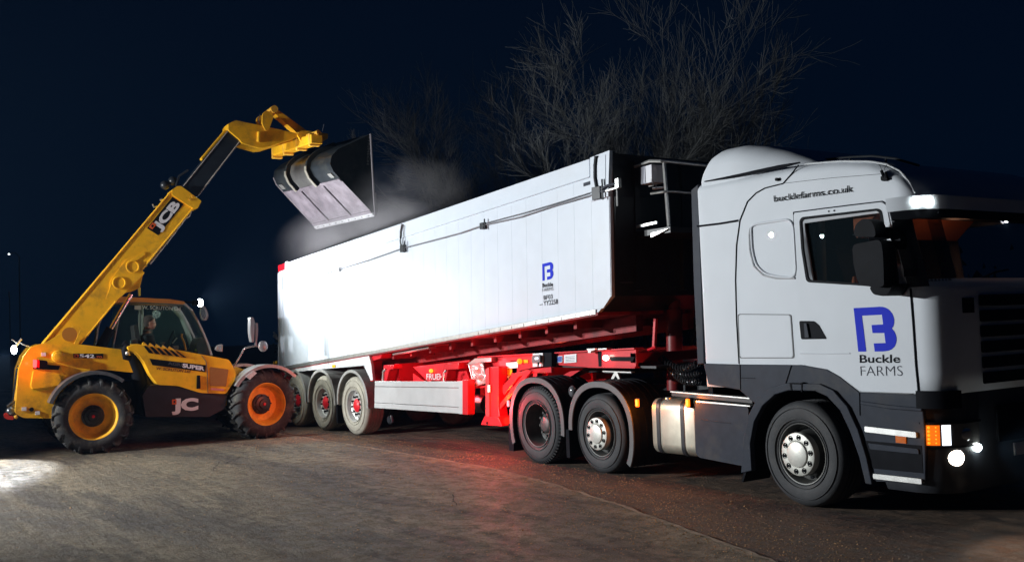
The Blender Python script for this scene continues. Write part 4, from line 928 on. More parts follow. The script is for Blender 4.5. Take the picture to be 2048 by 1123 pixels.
obj('lamp_face', MB().prism(rounded(L.poly([(1074, 714), (1080, 713.6), (1080, 718), (1074, 718.5)], .13), .01), .09, .10), emis('dim_lamp', (.8, .88, 1), 2.0), ab)
obj('lamp_lead', MB().tube(L.path([(1077, 724), (1076, 732)], .10), .012), BLACK, ab)
ma = L.at3((1039, 722), .2); obj('amber_marker', MB().ball(ma, .04, 8), E_AMBH, chs)
lamp('marker_and_glow_light', 'POINT', (ma[0], -.0, ma[2]), 1.0, (1, .30, .03), .03, parent=trailer)
ma = L.at3((1211.5, 715), .2); obj('white_marker', MB().ball(ma, .035, 8, (1.3, 1, 1)), E_WARM, chs)
obj('beam_top_lug', MB().prism(L.poly([(1173, 697), (1190, 696), (1189, 699), (1182, 701), (1181, 705), (1176, 705), (1176, 701)], .15), .15, .22).prism(L.poly([(1196, 696.5), (1213, 695.5), (1213, 698), (1196, 699)], .15), .15, .25), ALU, chs)
# red glow lights added under and beside the body, no lamps built for them
lamp('marker_and_glow_light', 'POINT', (-6.3, -.10, 1.30), 9, (1, .07, .08), .08, parent=trailer)
lamp('marker_and_glow_light', 'POINT', (-8.6, .12, 1.30), 5, (1, .06, .07), .06, parent=trailer)
lamp('marker_and_glow_light', 'SPOT', (-8.95 , -.16, 1.15), 110, (1, .13, .04), .06, (-11.2, -1.5, .4), 75, .8, trailer)
lamp('marker_and_glow_light', 'POINT', (-5.2, .9, 1.55), 2.0, (1, .10, .04), .06, parent=trailer)
lamp('marker_and_glow_light', 'POINT', (-7.4, .75, .75), 22, (1, .05, .06), .06, parent=trailer)
lamp('marker_and_glow_light', 'POINT', (-5.75, -.14, .62), 9, (1, .05, .05), .05, parent=trailer)
# wheels
wt = truck_wheel('wheel', .535, .385, 'trailer', TYRED)
for i, x in enumerate((-10.36, -11.70, -13.04)):
    w_ = wt if i == 0 else copy_tree(wt, trailer); place(w_, x, .045, trailer)
for x in (-10.36, -11.70, -13.04):
    c = copy_tree(wt, trailer, (x, 2.46, 0)); c.rotation_euler = (0, 0, math.pi)
obj('axle', MB().tube([(-10.36, .3, .53), (-10.36, 2.2, .53)], .065).tube([(-11.7, .3, .53), (-11.7, 2.2, .53)], .065).tube([(-13.04, .3, .53), (-13.04, 2.2, .53)], .065), BLACKM, trailer)
wgm = mat('wing_dusty_plastic', (.26, .26, .25), .55, noise=.2, dirt=(.14, .13, .11))
for x in (-10.33, -11.67, -13.02):
    pts_o = []; pts_i = []; n = 26
    for i in range(n + 1):
        t = R(186 - 194 * i / n); c, s_ = math.cos(t), math.sin(t); pts_o.append((x + .64 * c, .60 + .60 * s_)); pts_i.append((x + .585 * c, .60 + .545 * s_))
    wg = obj('wheel_wing', MB().prism(pts_o + pts_i[::-1], .0, .03), wgm, trailer, bevel=.008)
    obj('wing_top', MB().prism(pts_o + [(p[0] * .97 + x * .03, p[1] - .012) for p in reversed(pts_o)], .03, .46), wgm, wg)
obj('wing_flap', MB().prism([(-11.06, .55), (-11.01, .55), (-11.01, .18), (-11.06, .18)], .03, .44), BLACK, trailer)
obj('tool_hook', MB().tube(L.path([(783, 830), (785, 842), (780, 845)], .4), .03).disc(*L.at((781, 838), .4), .06, .36, .44), BLACKM, trailer)
obj('air_tank', MB().tube([(-8.2, .9, .62), (-7.2, .9, .62)], .15, 20), BLACKM, trailer)

# ================================================================== TELEHANDLER
tele = empty('telehandler', loc=J.o, rz=J.a)
tag(tele, 'yellow telehandler with its boom raised and bucket tipped over the white trailer', 'telehandler')
TW = 2.30
wa = ag_wheel('wheel'); place(wa, 0, 0, tele); wa.rotation_euler = (0, 0, R(-3))
wb = copy_tree(wa, tele, (2.94, .06, 0)); wb.rotation_euler = (0, 0, R(15))
wc = copy_tree(wa, tele, (0, TW, 0)); wc.rotation_euler = (0, 0, R(180))
wd_ = copy_tree(wa, tele, (2.94, TW, 0)); wd_.rotation_euler = (0, 0, R(198))
# rear frame and side plate
fp = [(30, 826), (37, 738), (47, 712), (61, 694), (80, 687), (160, 688), (258, 700), (264, 722), (268, 745), (240, 742), (200, 738), (170, 744), (140, 764), (116, 796), (105, 836), (46, 835)]
frm = obj('rear_frame', MB().prism(rounded(J.poly(fp, .45), .04), .45, .62).prism(J.poly([(37, 738), (47, 712), (61, 694), (80, 687), (160, 688), (165, 760), (105, 836), (46, 835), (30, 826)], .45), 1.55, 1.70), YEL, tele, bevel=.015)
obj('counterweight', MB().prism(J.poly([(34, 828), (40, 745), (62, 697), (78, 690), (100, 700), (100, 800), (90, 830)], .62), .60, 1.60), YEL2, tele, bevel=.02)
obj('frame_step', MB().prism(J.poly([(66, 741), (120, 748), (124, 760), (118, 770), (64, 778), (61, 770)], .40), .42, .46), YEL, frm, bevel=.012)
obj('frame_pocket', MB().prism(J.poly([(68, 726), (120, 731), (117, 739), (66, 737)], .44), .43, .452), BLACK, frm)
ow = obj('frame_wing', MB().prism(J.poly([(120, 731), (150, 735), (185, 738), (160, 752), (128, 745)], .44), .44, .47), YEL, frm, bevel=.01)
for q in ((48, 817), (75, 825), (87, 708)): 
    a = J.at(q, .44); obj('safety_label', MB().box(a[0] - .035, a[0] + .035, .43, .45, a[1] - .03, a[1] + .03), LETW, frm)
a = J.at((63, 818), .45); obj('tie_hole', MB().disc(*a, .035, .435, .45), BLACK, frm)
pvp = J.at((116, 712), .40); obj('boom_pivot_boss', MB().lathe([(.10, .46), (.10, .40), (.085, .385), (.07, .385), (.065, .36), (.03, .355), (.0, .355)], pvp[0], pvp[1], 28), YEL, tele)
# tail lamp housing
a = J.at((69, 726), .38); tl_ = empty('tail_lamp', tele)
obj('lens', MB().prism(rounded(J.poly([(66, 718), (74, 719), (73, 735), (66, 734)], .36), .02), .33, .38), E_RED, tl_, bevel=.01)
obj('lamp_body', MB().prism(rounded(J.poly([(72, 718), (95, 721), (95, 735), (72, 734)], .38), .02), .37, .43), BLACK, tl_, bevel=.01)
obj('red_reflector', MB().prism(rounded(J.poly([(74, 718.5), (79, 719), (79, 735), (74, 734.5)], .365), .01), .355, .37), REFR, tl_)
lamp('tail_light', 'POINT', (a[0] - .10, .20, a[1]), 4.0, (1, .08, .04), .03, parent=tele)
# rear worklight and its bracket
a = J.at3((28, 699), .7); wl_ = empty('rear_worklight', tele)
obj('lamp_face', MB().ball(a, .075, 8, (.6, 1, 1)), E_HOT, wl_)
obj('bracket', MB().tube([J.at3((61, 693), .7), J.at3((46, 688), .7), J.at3((38, 683), .7), J.at3((32, 692), .7)], .012).tube([J.at3((24, 678), .7), J.at3((38, 688), .7)], .014).tube([J.at3((43, 677), .7), J.at3((32, 690), .7)], .018), ALU, wl_)
lamp('rear_work_light', 'SPOT', (a[0] - .10, .7, a[2]), 1000, (.93, .97, 1), .05, (a[0] - .95, -.7, .0), 74, .35, tele)
# rear hitch: chrome strut, red hook
obj('rear_strut', MB().tube([J.at3((36, 736), .75), J.at3((27, 800), .75)], .030, 10).tube([J.at3((34, 734), .75), J.at3((48, 733), .75)], .028, 10), CHROME, tele)
obj('strut_shadow_tube', MB().tube([J.at3((41, 740), .8), J.at3((33, 805), .8)], .03, 8), BLACK, tele)  # black tube put in as the shadow beside the strut
obj('hitch_body', MB().ball(J.at3((22, 822), .75), .085, 8).tube([J.at3((14, 812), .75), J.at3((27, 802), .75)], .02).tube([J.at3((16, 818), .75), J.at3((30, 804), .75)], .016), mat('greasy_steel', (.2, .2, .21), .3, .8), tele)
obj('red_hook', MB().prism(rounded(J.poly([(8, 826), (14, 824), (18, 830), (28, 832), (27, 839), (14, 838), (8, 834)], .7), .02), .68, .82), mat('red_hook_paint', (.55, .03, .02), .4), tele, bevel=.01)
obj('hitch_knob', MB().ball(J.at3((35, 819), .7), .03, 8).ball(J.at3((32, 833), .7), .035, 8), YEL2, tele)
# number panel
dk = obj('model_plate', MB().prism(J.poly([(146.5, 706.5), (206.5, 706.5), (206, 716), (147, 715.5)], .44), .441, .447), BLACK, frm)
text(dk, J, '542', (159, 714.6), (189, 715), (159, 707.6), LETW, y=.4385, bold=.03)
text(dk, J, '.70', (190, 715.2), (204, 715.4), (190, 711), LETO, y=.4385, bold=.02)
sq = MB().prism(J.poly([(148.5, 708), (157, 708), (157, 714.5), (148.5, 714.5)], .44), .4365, .439, [J.poly([(151, 709.8), (154.8, 709.8), (154.8, 712.8), (151, 712.8)], .44)]); obj('square_emblem', sq, LETO, dk)
# boom tower cheeks + boom
boom = empty('boom', tele)
BY0, BY1 = .72, 1.14
bo = J.poly([(84, 690), (87, 684), (346, 380), (392, 413), (388, 416), (158, 690), (140, 712), (100, 712)], BY0)
obj('outer_section', MB().prism(bo, BY0, BY1), YEL, boom, bevel=.02, seg=3)
def seam_j(pts, r, m, y, name, parent): return obj(name, MB().tube(J.path(pts, y), r, 8), m, parent)
seam_j([(88, 685), (342, 383)], .018, YEL, BY0 + .005, 'edge_weld', boom)
seam_j([(160, 688), (388, 413)], .016, YEL, BY0 + .005, 'edge_weld', boom)
obj('collar', MB().prism(rounded(J.poly([(344, 380), (354, 372), (362, 372), (403, 402), (395, 417), (390, 418), (378, 412), (344, 389)], BY0 - .03), .02), BY0 - .035, BY1 + .035), YEL, boom, bevel=.015)
obj('collar_bolt', MB().disc(*J.at((379, 399), BY0), .018, BY0 - .05, BY0).disc(*J.at((384, 393), BY0), .018, BY0 - .05, BY0), YEL2, boom)
# cheek plates at the foot
obj('pivot_cheek', MB().prism(rounded(J.poly([(75, 690), (95, 683), (118, 668), (138, 660), (147, 650), (144, 664), (152, 670), (155, 690), (250, 701), (180, 735), (110, 730), (82, 712)], .62), .03), .60, .66), YEL, boom, bevel=.012)
obj('cheek_dark_disc', MB().disc(*J.at((139, 668), .6), .12, .590, .602, 24), mat('recess_shade_yellow', (.42, .17, .02), .5), boom)  # flat disc; the recess shade is put into its darker yellow
obj('cheek_gusset', MB().prism(rounded(J.poly([(160, 660), (164, 664), (156, 690), (148, 687)], .6), .02), .57, .62), YEL, boom, bevel=.01)
# reinforcing plate with two bosses
obj('reinforcing_plate', MB().prism(rounded(J.poly([(288, 502), (292, 508), (262, 528), (290, 545), (246, 590), (230, 602), (211, 597), (219, 577), (221, 560), (252, 518), (272, 512)], BY0), .03), BY0 - .014, BY0), YEL, boom, bevel=.006)
for q in ((265, 533), (238, 565)):
    a = J.at(q, BY0); obj('boss', MB().lathe([(.115, BY0 - .012), (.11, BY0 - .03), (.095, BY0 - .03), (.09, BY0 - .018), (.0, BY0 - .018)], a[0], a[1], 28), YEL, boom)
obj('cylinder_lug', MB().prism(rounded(J.poly([(285, 537), (286, 548), (279, 575), (266, 582), (245, 586), (228, 604), (240, 580)], .8), .03), .78, .84).prism(rounded(J.poly([(285, 537), (286, 548), (279, 575), (266, 582), (245, 586), (228, 604), (240, 580)], .8), .03), 1.0, 1.06), YEL, boom, bevel=.01)
# brand panel
P1, P2, P3, P4 = (345, 393.5), (367.5, 408), (316.5, 470.5), (294, 456)
bp_ = obj('brand_panel', MB().prism(J.poly([P1, P2, P3, P4], BY0), BY0 - .004, BY0 + .001), BLACK, boom)
def inq(u, v): # u along boom (0 at lower left), v across (0 at right edge of boom)
    a = lerp2(P3, P2, u); b = lerp2(P4, P1, u); return lerp2(a, b, v)
text(bp_, J, 'JCB', inq(.10, .16), inq(.95, .16), inq(.10, .84), LETW, y=BY0 - .007, bold=.05)
obj('square_emblem', MB().prism(J.poly([inq(.04, .62), inq(.20, .62), inq(.20, .95), inq(.04, .95)], BY0), BY0 - .0105, BY0 - .0085, [J.poly([inq(.09, .70), inq(.15, .70), inq(.15, .86), inq(.09, .86)], BY0)]), LETO, bp_)
# hose along the underside of the boom, clips on top
obj('boom_hose', MB().tube(J.path([(383, 421), (379, 432), (370, 438), (340, 478), (300, 528)], BY0 + .05), .014, 8), mat('grey_hose', (.35, .33, .32), .3, coat=.5), boom)
obj('boom_clip', MB().tube(J.path([(305, 408), (308, 414), (313, 412)], BY0 + .1), .015).tube(J.path([(320, 400), (325, 398)], BY0 + .1), .02), ALU, boom)
obj('hose_reel', MB().ball(J.at3((330, 370), BY0 + .2), .085, 8).ball(J.at3((346, 362), BY0 + .2), .085, 8).tube(J.path([(352, 372), (358, 352), (376, 340)], BY0 + .1), .02), BLACKM, boom)
# inner section
inn_ = J.poly([(362, 374), (456, 260), (482, 281), (397, 391), (385, 400)], BY0 + .05)
obj('inner_section', MB().prism(inn_, BY0 + .05, BY1 - .05), mat('black_boom_paint', (.020, .026, .034), .3, coat=.4, noise=.2), boom, bevel=.02)
seam_j([(397, 390), (481, 281)], .012, mat('greased_edge', (.30, .27, .24), .35), BY0 + .05, 'wear_strip', boom)
seam_j([(367, 372), (456, 262)], .010, mat('greased_edge', (.30, .27, .24)), BY0 + .05, 'wear_strip', boom)
obj('hose_cover', MB().prism(J.poly([(402, 316), (450, 259), (455, 262), (405, 320)], BY0 + .1), BY0 + .10, BY0 + .25), YEL, boom, bevel=.01)
# head
hdp = J.poly([(457, 247), (471, 240.6), (523, 251), (591, 266), (600, 272), (588, 277), (532, 294.8), (519, 296), (484, 286), (479.5, 279), (457, 260)], BY0 - .02)
head = obj('boom_head', MB().prism(rounded(hdp, .03), BY0 - .02, BY0 + .05).prism(rounded(hdp, .03), BY1 - .05, BY1 + .02).prism(J.poly([(457, 247), (471, 240.6), (560, 259), (558, 266), (480, 262), (460, 260)], BY0), BY0 + .05, BY1 - .05).prism(J.poly([(484, 286), (519, 296), (532, 294.8), (560, 285), (520, 288), (486, 280)], BY0), BY0 + .05, BY1 - .05), YEL, boom, bevel=.015)
obj('head_rib', MB().tube(J.path([(518, 264), (517, 284)], BY0 - .04), .035, 10), YEL, head)
obj('tilt_lever', MB().prism(rounded(J.poly([(522, 249), (523, 229), (529, 223), (543, 227), (544, 238), (536, 260), (529, 263)], BY0 + .02), .03), BY0 - .06, BY0 + .0).prism(rounded(J.poly([(522, 249), (523, 229), (529, 223), (543, 227), (544, 238), (536, 260), (529, 263)], BY0 + .02), .03), BY1 - .06, BY1 + .0), YEL, boom, bevel=.012)
a = J.at((541, 224), .9); obj('lever_pin', MB().disc(*a, .07, BY0 - .1, BY1 + .05, 18), YEL2, boom)
obj('tilt_link', MB().prism(rounded(J.poly([(549, 229), (555, 221), (612, 262), (592, 266)], .85), .03), .80, 1.02), YEL, boom, bevel=.012)
obj('thin_hose', MB().tube(J.path([(520, 228), (517, 238), (519, 247)], BY0), .007).tube(J.path([(645, 262), (648, 249)], .4), .008), INKG, boom)
# lift ram
obj('lift_ram_rod', MB().tube(J.path([(262, 588), (218, 664)], .92), .042, 14), CHROME, tele)
obj('lift_ram_barrel', MB().tube(J.path([(222, 657), (190, 712)], .92), .085, 16), BLACK, tele)
# carriage: quick hitch bar across the bucket
cgR = J.poly([(611, 263), (630, 262), (648, 265), (655, 277), (650, 283), (632, 289), (612, 291)], .25)
car = MB()
yl = 2.05
cgL = J.poly([(545, 300), (556, 294), (562, 300), (560, 310), (549, 314)], yl)
q0, q1 = Vector((sum(p[0] for p in cgR) / 7, sum(p[1] for p in cgR) / 7)), Vector((sum(p[0] for p in cgL) / 5, sum(p[1] for p in cgL) / 5))
def barpts(c, y, w_, h_): return [(c.x - w_, y, c.y - h_), (c.x + w_, y, c.y - h_), (c.x + w_, y, c.y + h_), (c.x - w_, y, c.y + h_)]
car.loft([barpts(q0 + Vector((.0, -.02)), .25, .12, .09), barpts(q1, yl, .12, .09)], smooth=False)
hc = obj('quick_hitch', car, YEL, boom, bevel=.02)
obj('hitch_plate', MB().prism(rounded(J.poly([(593, 270), (601, 262), (612, 262), (655, 268), (654, 278), (640, 287), (615, 291), (605, 289)], .7), .03), .66, .72).prism(rounded(J.poly([(593, 270), (601, 262), (612, 262), (625, 265), (620, 284), (607, 289)], 1.1), .03), 1.14, 1.2), YEL, hc, bevel=.01)
for yy_, u_ in ((.30, (640, 275)), (.85, (605, 283)), (1.45, (580, 292)), (1.98, (556, 303))):
    c = q0.lerp(q1, (yy_ - .25) / (yl - .25)); obj('hitch_claw', MB().box(c.x - .13, c.x + .09, yy_, yy_ + .09, c.y - .15, c.y + .10), YEL2, hc, bevel=.02)
obj('hitch_pipe', MB().tube([(q0.x + .02, .2, q0.y + .10), (q1.x + .02, yl + .05, q1.y + .10)], .045, 12), YEL2, hc)
# ---- bucket: profiles of its right (near) and left (far) ends
bkt = empty('bucket', boom)
yR, yL = .0, 2.35
prR = [Vector(J.at(p, yR)) for p in ((750, 431), (686, 364), (667, 343), (660, 328), (663, 312), (676, 298), (712, 282), (741, 268))]
prL = [Vector(J.at(p, yL)) for p in ((634, 457), (573, 391), (553, 369), (547, 355), (549, 341), (563, 328), (600, 311), (629, 297))]
def bp3(k, t): # k profile index (float), t across 0 right .. 1 left
    i = min(6, int(k)); f = k - i; a = prR[i].lerp(prR[i + 1], f); b = prL[i].lerp(prL[i + 1], f); q = a.lerp(b, t); return Vector((q.x, yR + (yL - yR) * t, q.y))
def sheet(mb, k0, k1, t0, t1, off=0, th=.015, nk=12, nt_=4, smooth=True):
    V = []; F = []
    for o_ in (off, off + th):
        for i in range(nk + 1):
            for j in range(nt_ + 1):
                k = k0 + (k1 - k0) * i / nk; t = t0 + (t1 - t0) * j / nt_; p = bp3(k, t); d = bp3(min(7, k + .05), t) - bp3(max(0, k - .05), t)
                nrm = d.cross(Vector((0, 1, 0))).normalized(); V.append(p + nrm * o_)
    N = nt_ + 1; M = (nk + 1) * N
    for q in range(2):
        for i in range(nk):
            for j in range(nt_): F.append((q * M + i * N + j, q * M + i * N + j + 1, q * M + (i + 1) * N + j + 1, q * M + (i + 1) * N + j))
    for i in range(nk):
        for j in (0, nt_): F.append((i * N + j, (i + 1) * N + j, M + (i + 1) * N + j, M + i * N + j))
    for j in range(nt_):
        for i in (0, nk): F.append((i * N + j, i * N + j + 1, M + i * N + j + 1, M + i * N + j))
    return mb.add(V, F, smooth)
c_ = bp3(.5, .5); dd_ = bp3(1, .5) - bp3(0, .5); nn_ = dd_.cross(Vector((0, 1, 0))).normalized()
SG = 1 if nn_.dot(Vector((-1, 0, -1))) > 0 else -1      # outward is back and down
obj('floor_plate', sheet(MB(), .0, 1.15, 0, 1, 0, -.015 * SG), STEELB, bkt)
obj('back_shell', sheet(MB(), 1.15, 7, 0, 1, 0, -.015 * SG, 24), BUCKB, bkt)
obj('cross_strap', sheet(MB(), 1.10, 1.35, .0, 1, 0, .02 * SG, 2), STEELB, bkt)
for t in (.30, .69):
    obj('wear_rib', sheet(MB(), .14, 1.12, t, t + .035, 0, .03 * SG, 8, 1, False), STEELB, bkt, bevel=.004)
obj('wear_heel', sheet(MB(), .08, .16, .0, 1, 0, .018 * SG, 2), STEELB, bkt)
obj('cutting_edge', sheet(MB(), -.0, .09, -.005, 1.005, -.02 * SG, .045 * SG, 2, 8, False), EDGE, bkt, bevel=.006)
bo_ = MB()
for j in range(9):
    p = bp3(.05, .06 + .11 * j) + nn_ * .025 * SG; bo_.ball(p, .014, 5)
obj('edge_bolt', bo_, STEELB, bkt)
for nm, t, pr in (('side_plate', 0, prR), ('side_plate', 1, prL)):
    y = yR if t == 0 else yL; obj(nm, MB().prism([tuple(p) for p in pr], y - .006 if t == 0 else y - .006, y + .012), BUCKB, bkt)
# hitch arms of the bucket (curved ribs) and the deep centre recess
for t in (.34, .70):
    obj('mounting_rib', sheet(MB(), 1.3, 6.0, t - .012, t + .012, 0, .09 * SG, 16, 1, False), BUCKB, bkt, bevel=.006)
    obj('rib_edge', sheet(MB(), 1.3, 3.2, t - .016, t + .016, .085 * SG, .015 * SG, 8, 1, False), mat('scuffed_edge', (.24, .23, .19), .5, .2), bkt)
obj('centre_recess', sheet(MB(), 1.35, 5.5, .36, .68, 0, .012 * SG, 14), mat('scuffed_bucket_grey', (.10, .10, .095), .4, .3, noise=.25, nscale=4), bkt)
for t in (.04, .90):
    p = [bp3(1.55, t), bp3(1.55, t + .06), bp3(1.95, t + .06), bp3(1.95, t)]; P_ = [q + nn_ * .02 * SG for q in p]
    obj('capacity_label', MB().add(P_ + p, [(0, 1, 2, 3), (7, 6, 5, 4), (0, 4, 5, 1), (1, 5, 6, 2), (2, 6, 7, 3), (3, 7, 4, 0)]), mat('dull_label', (.16, .16, .15), .5), bkt)
obj('mouth_edge_bar', MB().tube([(prR[0].x, yR, prR[0].y), (prR[7].x, yR, prR[7].y)], .025, 8).tube([(prR[0].x + .05, yR + .02, prR[0].y + .05), (prR[0].x + .035, yR + .02, prR[0].y + .45)], .012, 6), mat('bucket_rim', (.24, .22, .24), .35, .3), bkt)
obj('side_rim', MB().tube([tuple((p.x, yL, p.y)) for p in prL[:4]], .016, 6), mat('bucket_rim', (.1, .1, .1)), bkt)
text(bkt, J, 'STRIMECH', (736.5, 272), (733.5, 329), (741, 272.5), mat('faded_lettering', (.10, .10, .10), .6), y=yR - .009, bold=.02)
# ---- engine pod
eg = J.poly([(255, 693), (272, 686.5), (290, 690), (365, 701), (458, 718.5), (466, 732), (472, 746), (470, 759), (452, 787), (401, 785), (356, 771), (316, 769), (301, 749), (288.6, 723.5), (272.5, 704), (257, 699)], .12)
hood = obj('engine_cover', MB().prism(rounded(eg, .04), .12, .74), YEL, tele, bevel=.045, seg=4)
rg_ = MB(); 
for i in range(6):
    x0, x1 = 288 + i * 13.0, 302 + i * 13.2; y0, y1 = 689 + i * 2.1, 706 + i * 1.7
    w0 = 11 - i * .9 if i < 5 else 3.5
    obj('louvre_slot', MB().prism(J.poly([(x0 - 1, y0 + 2), (x0 - 1 + w0 * .6, y0 + 1.5), (x1 + 5, y1), (x1 - w0 * .45 + 1, y1 - .6)], .11), .105, .122), BLACK, hood)
    if i < 5: obj('louvre_ridge', MB().tube(J.path([(x0 - 3, y0 - 3), (x0 + 4, y0 + 1), (x1 + 6.5, y1 + 1)], .125), [.03, .022, .014], 8), YEL, hood)
sp2 = obj('name_stripe', MB().prism(J.poly([(299, 716.5), (412, 729.5), (411, 743.5), (305, 729.5)], .11), .112, .123), BLACK, hood)
text(sp2, J, 'AGRI', (336, 728.4), (364, 732.3), (336, 722), INKG, y=.1095, bold=.03)
text(sp2, J, 'SUPER', (365, 733.6), (409, 740.2), (365, 725.8), LETW, y=.1095, bold=.05)
text(hood, J, 'W. SCRUTON Ltd', (313, 738.5), (381.5, 745), (313, 733), LETB, y=.114, bold=.035, shear=.25)
obj('cooling_mesh', MB().prism(rounded(J.poly([(420, 733), (457, 738), (452, 772), (420, 771)], .115), .02), .113, .124), mat('mesh_grille', (.30, .13, .03), .6, noise=.3, nscale=90), hood)
obj('cover_joint', MB().tube(J.path([(403, 710), (412, 722), (415, 745), (416, 785)], .115), .005, 6), INKG, hood)
obj('catch', MB().prism(rounded(J.poly([(394, 750), (400, 750), (401, 776), (393, 777)], .11), .01), .10, .122), BLACK, hood, bevel=.004)
obj('maker_label', MB().prism(J.poly([(422, 775), (448, 777), (448, 781), (422, 779)], .11), .112, .122), mat('pink_label', (.6, .2, .18), .5), hood)
tankp = obj('side_tank', MB().prism(rounded(J.poly([(300, 769), (316, 769), (356, 771), (401, 785), (455, 787), (450, 816), (418, 833), (292, 833), (285, 790)], .16), .03), .16, .85), mat('dark_blue_black_plastic', (.014, .018, .026), .45, noise=.2), tele, bevel=.03, seg=3)
text(tankp, J, 'JC', (343.5, 820), (396.5, 818), (344, 796.5), LETW, y=.148, bold=.06, capital='J')
obj('square_emblem', MB().prism(J.poly([(344, 798), (353, 798), (353, 808), (344, 808)], .15), .146, .150, [J.poly([(347, 800.5), (350.5, 800.5), (350.5, 805), (347, 805)], .15)]), LETO, tankp)
obj('intake_hose', MB().tube(J.path([(247, 684), (254, 690), (249, 700), (251, 714), (262, 716)], .30), .055, 10).tube(J.path([(262, 712), (275, 745), (286, 790), (284, 826)], .55), .13, 12), BLACK, tele)
obj('mud_splash_guard', MB().prism(J.poly([(258, 705), (272, 708), (290, 735), (304, 768), (298, 800), (290, 830), (283, 830), (279, 780), (265, 745)], .5), .5, .56), mat('splashed_black_plate', (.03, .028, .026), .6, noise=.3, dirt=(.16, .14, .11), dscale=4, dth=.5), tele)
obj('battery_clamp', MB().ball(J.at3((255, 706), .2), .04, 6), ALU, tele)
# main chassis between the axles, front axle housing
obj('main_chassis', MB().prism(J.poly([(140, 770), (470, 745), (500, 760), (520, 800), (460, 826), (150, 830)], .9), .85, 1.45), BLACKM, tele, bevel=.03)
obj('front_frame', MB().prism(rounded(J.poly([(462, 730), (500, 742), (520, 748), (512, 775), (490, 800), (470, 812), (452, 815), (456, 790), (470, 760)], .55), .03), .5, 1.8), YEL2, tele, bevel=.03)
obj('axle_housing', MB().tube([(2.94, .3, .64), (2.94, 2.0, .64)], .13, 16).tube([(0, .3, .64), (0, 2.0, .64)], .13, 16), YEL2, tele)
# mudguards
def guard(cx, cz, r, a0, a1, y0, y1, name, m):
    n = 20; po = [(cx + r * math.cos(R(a0 + (a1 - a0) * i / n)), cz + r * math.sin(R(a0 + (a1 - a0) * i / n))) for i in range(n + 1)]; pi_ = [(cx + (r - .025) * math.cos(R(a0 + (a1 - a0) * i / n)), cz + (r - .025) * math.sin(R(a0 + (a1 - a0) * i / n))) for i in range(n + 1)]
    g_ = obj(name, MB().prism(po + pi_[::-1], y0, y1), m, tele, bevel=.006)
    pl = [(cx + (r - .06) * math.cos(R(a0 + (a1 - a0) * i / n)), cz + (r - .06) * math.sin(R(a0 + (a1 - a0) * i / n))) for i in range(n + 1)]
    obj('mudguard_lip', MB().prism(po + pl[::-1], y0 - .012, y0), m, g_, bevel=.004); return g_
GU = mat('mudguard_plastic', (.10, .105, .115), .28, coat=.4, noise=.2)
guard(.02, .66, .74, 160, 50, .02, .46, 'mudguard', GU)
guard(2.96, .66, .70, 150, 42, .02, .50, 'mudguard', mat('dusty_mudguard', (.26, .26, .26), .35, coat=.3, noise=.2))
guard(2.96, .66, .70, 150, 42, 1.85, 2.30, 'mudguard', mat('dusty_mudguard', (.26, .26, .26)))
obj('mudguard_stay', MB().tube(J.path([(200, 741), (196, 752)], .2), .014), BLACK, tele)
a = J.path([(489, 752), (505, 741), (512, 745), (498, 758)], .05); obj('white_guard_label', MB().prism([(p[0], p[2]) for p in a], -.02, .02), mat('scuffed_white', (.5, .5, .5), .6, noise=.3, nscale=40), tele)
# mirrors on stalks
ms = empty('front_mirror', tele)
obj('mirror_stay', MB().tube(J.path([(466, 735), (478, 716), (487, 699), (492, 695), (510, 691), (524, 692)], .30), .017, 10), mat('stay_steel', (.3, .3, .3), .25, .8), ms)
obj('mirror_head', MB().ball(J.at3((526, 692), .30), .10, 10, (.9, .5, 1)), mat('mirror_shell', (.20, .20, .21), .3, .3), ms)
obj('tall_mirror', MB().prism(rounded(J.poly([(499, 634), (505, 634), (508, 645), (506, 684), (502, 684), (499, 665)], .32), .02), .26, .44).prism(rounded(J.poly([(511, 645), (515, 646), (516, 660), (513, 690), (510, 690)], .3), .01), .28, .34), mat('mirror_shell', (.5, .5, .5)), ms, bevel=.012)
m2 = empty('cab_mirror', tele)
obj('mirror_housing', MB().prism(rounded(J.poly([(401, 612), (408, 612), (413, 622), (415, 632), (411, 641), (404, 640), (400, 628)], 1.1), .03), 1.02, 1.16), mat('grey_housing', (.30, .31, .31), .3, .3), m2, bevel=.02)
obj('mirror_face', MB().prism(rounded(J.poly([(403, 614), (407, 614), (411, 623), (412, 632), (409, 638), (405, 637), (402, 627)], 1.0), .02), 1.0, 1.02), mat('mirror_glass', (.6, .62, .62), .12, 1), m2)
m3 = empty('small_worklight', tele)
obj('lamp_bowl', MB().prism(rounded(J.poly([(434, 690), (444, 688), (444, 703), (436, 702), (430, 698)], 1.0), .02), .95, 1.08), mat('grey_housing', (.3, .3, .3)), m3, bevel=.02)
obj('lamp_glass', MB().prism(rounded(J.poly([(436, 691), (443, 690), (443, 701), (437, 701)], .95), .015), .94, .952), mat('mirror_glass', (.6, .6, .6)), m3)
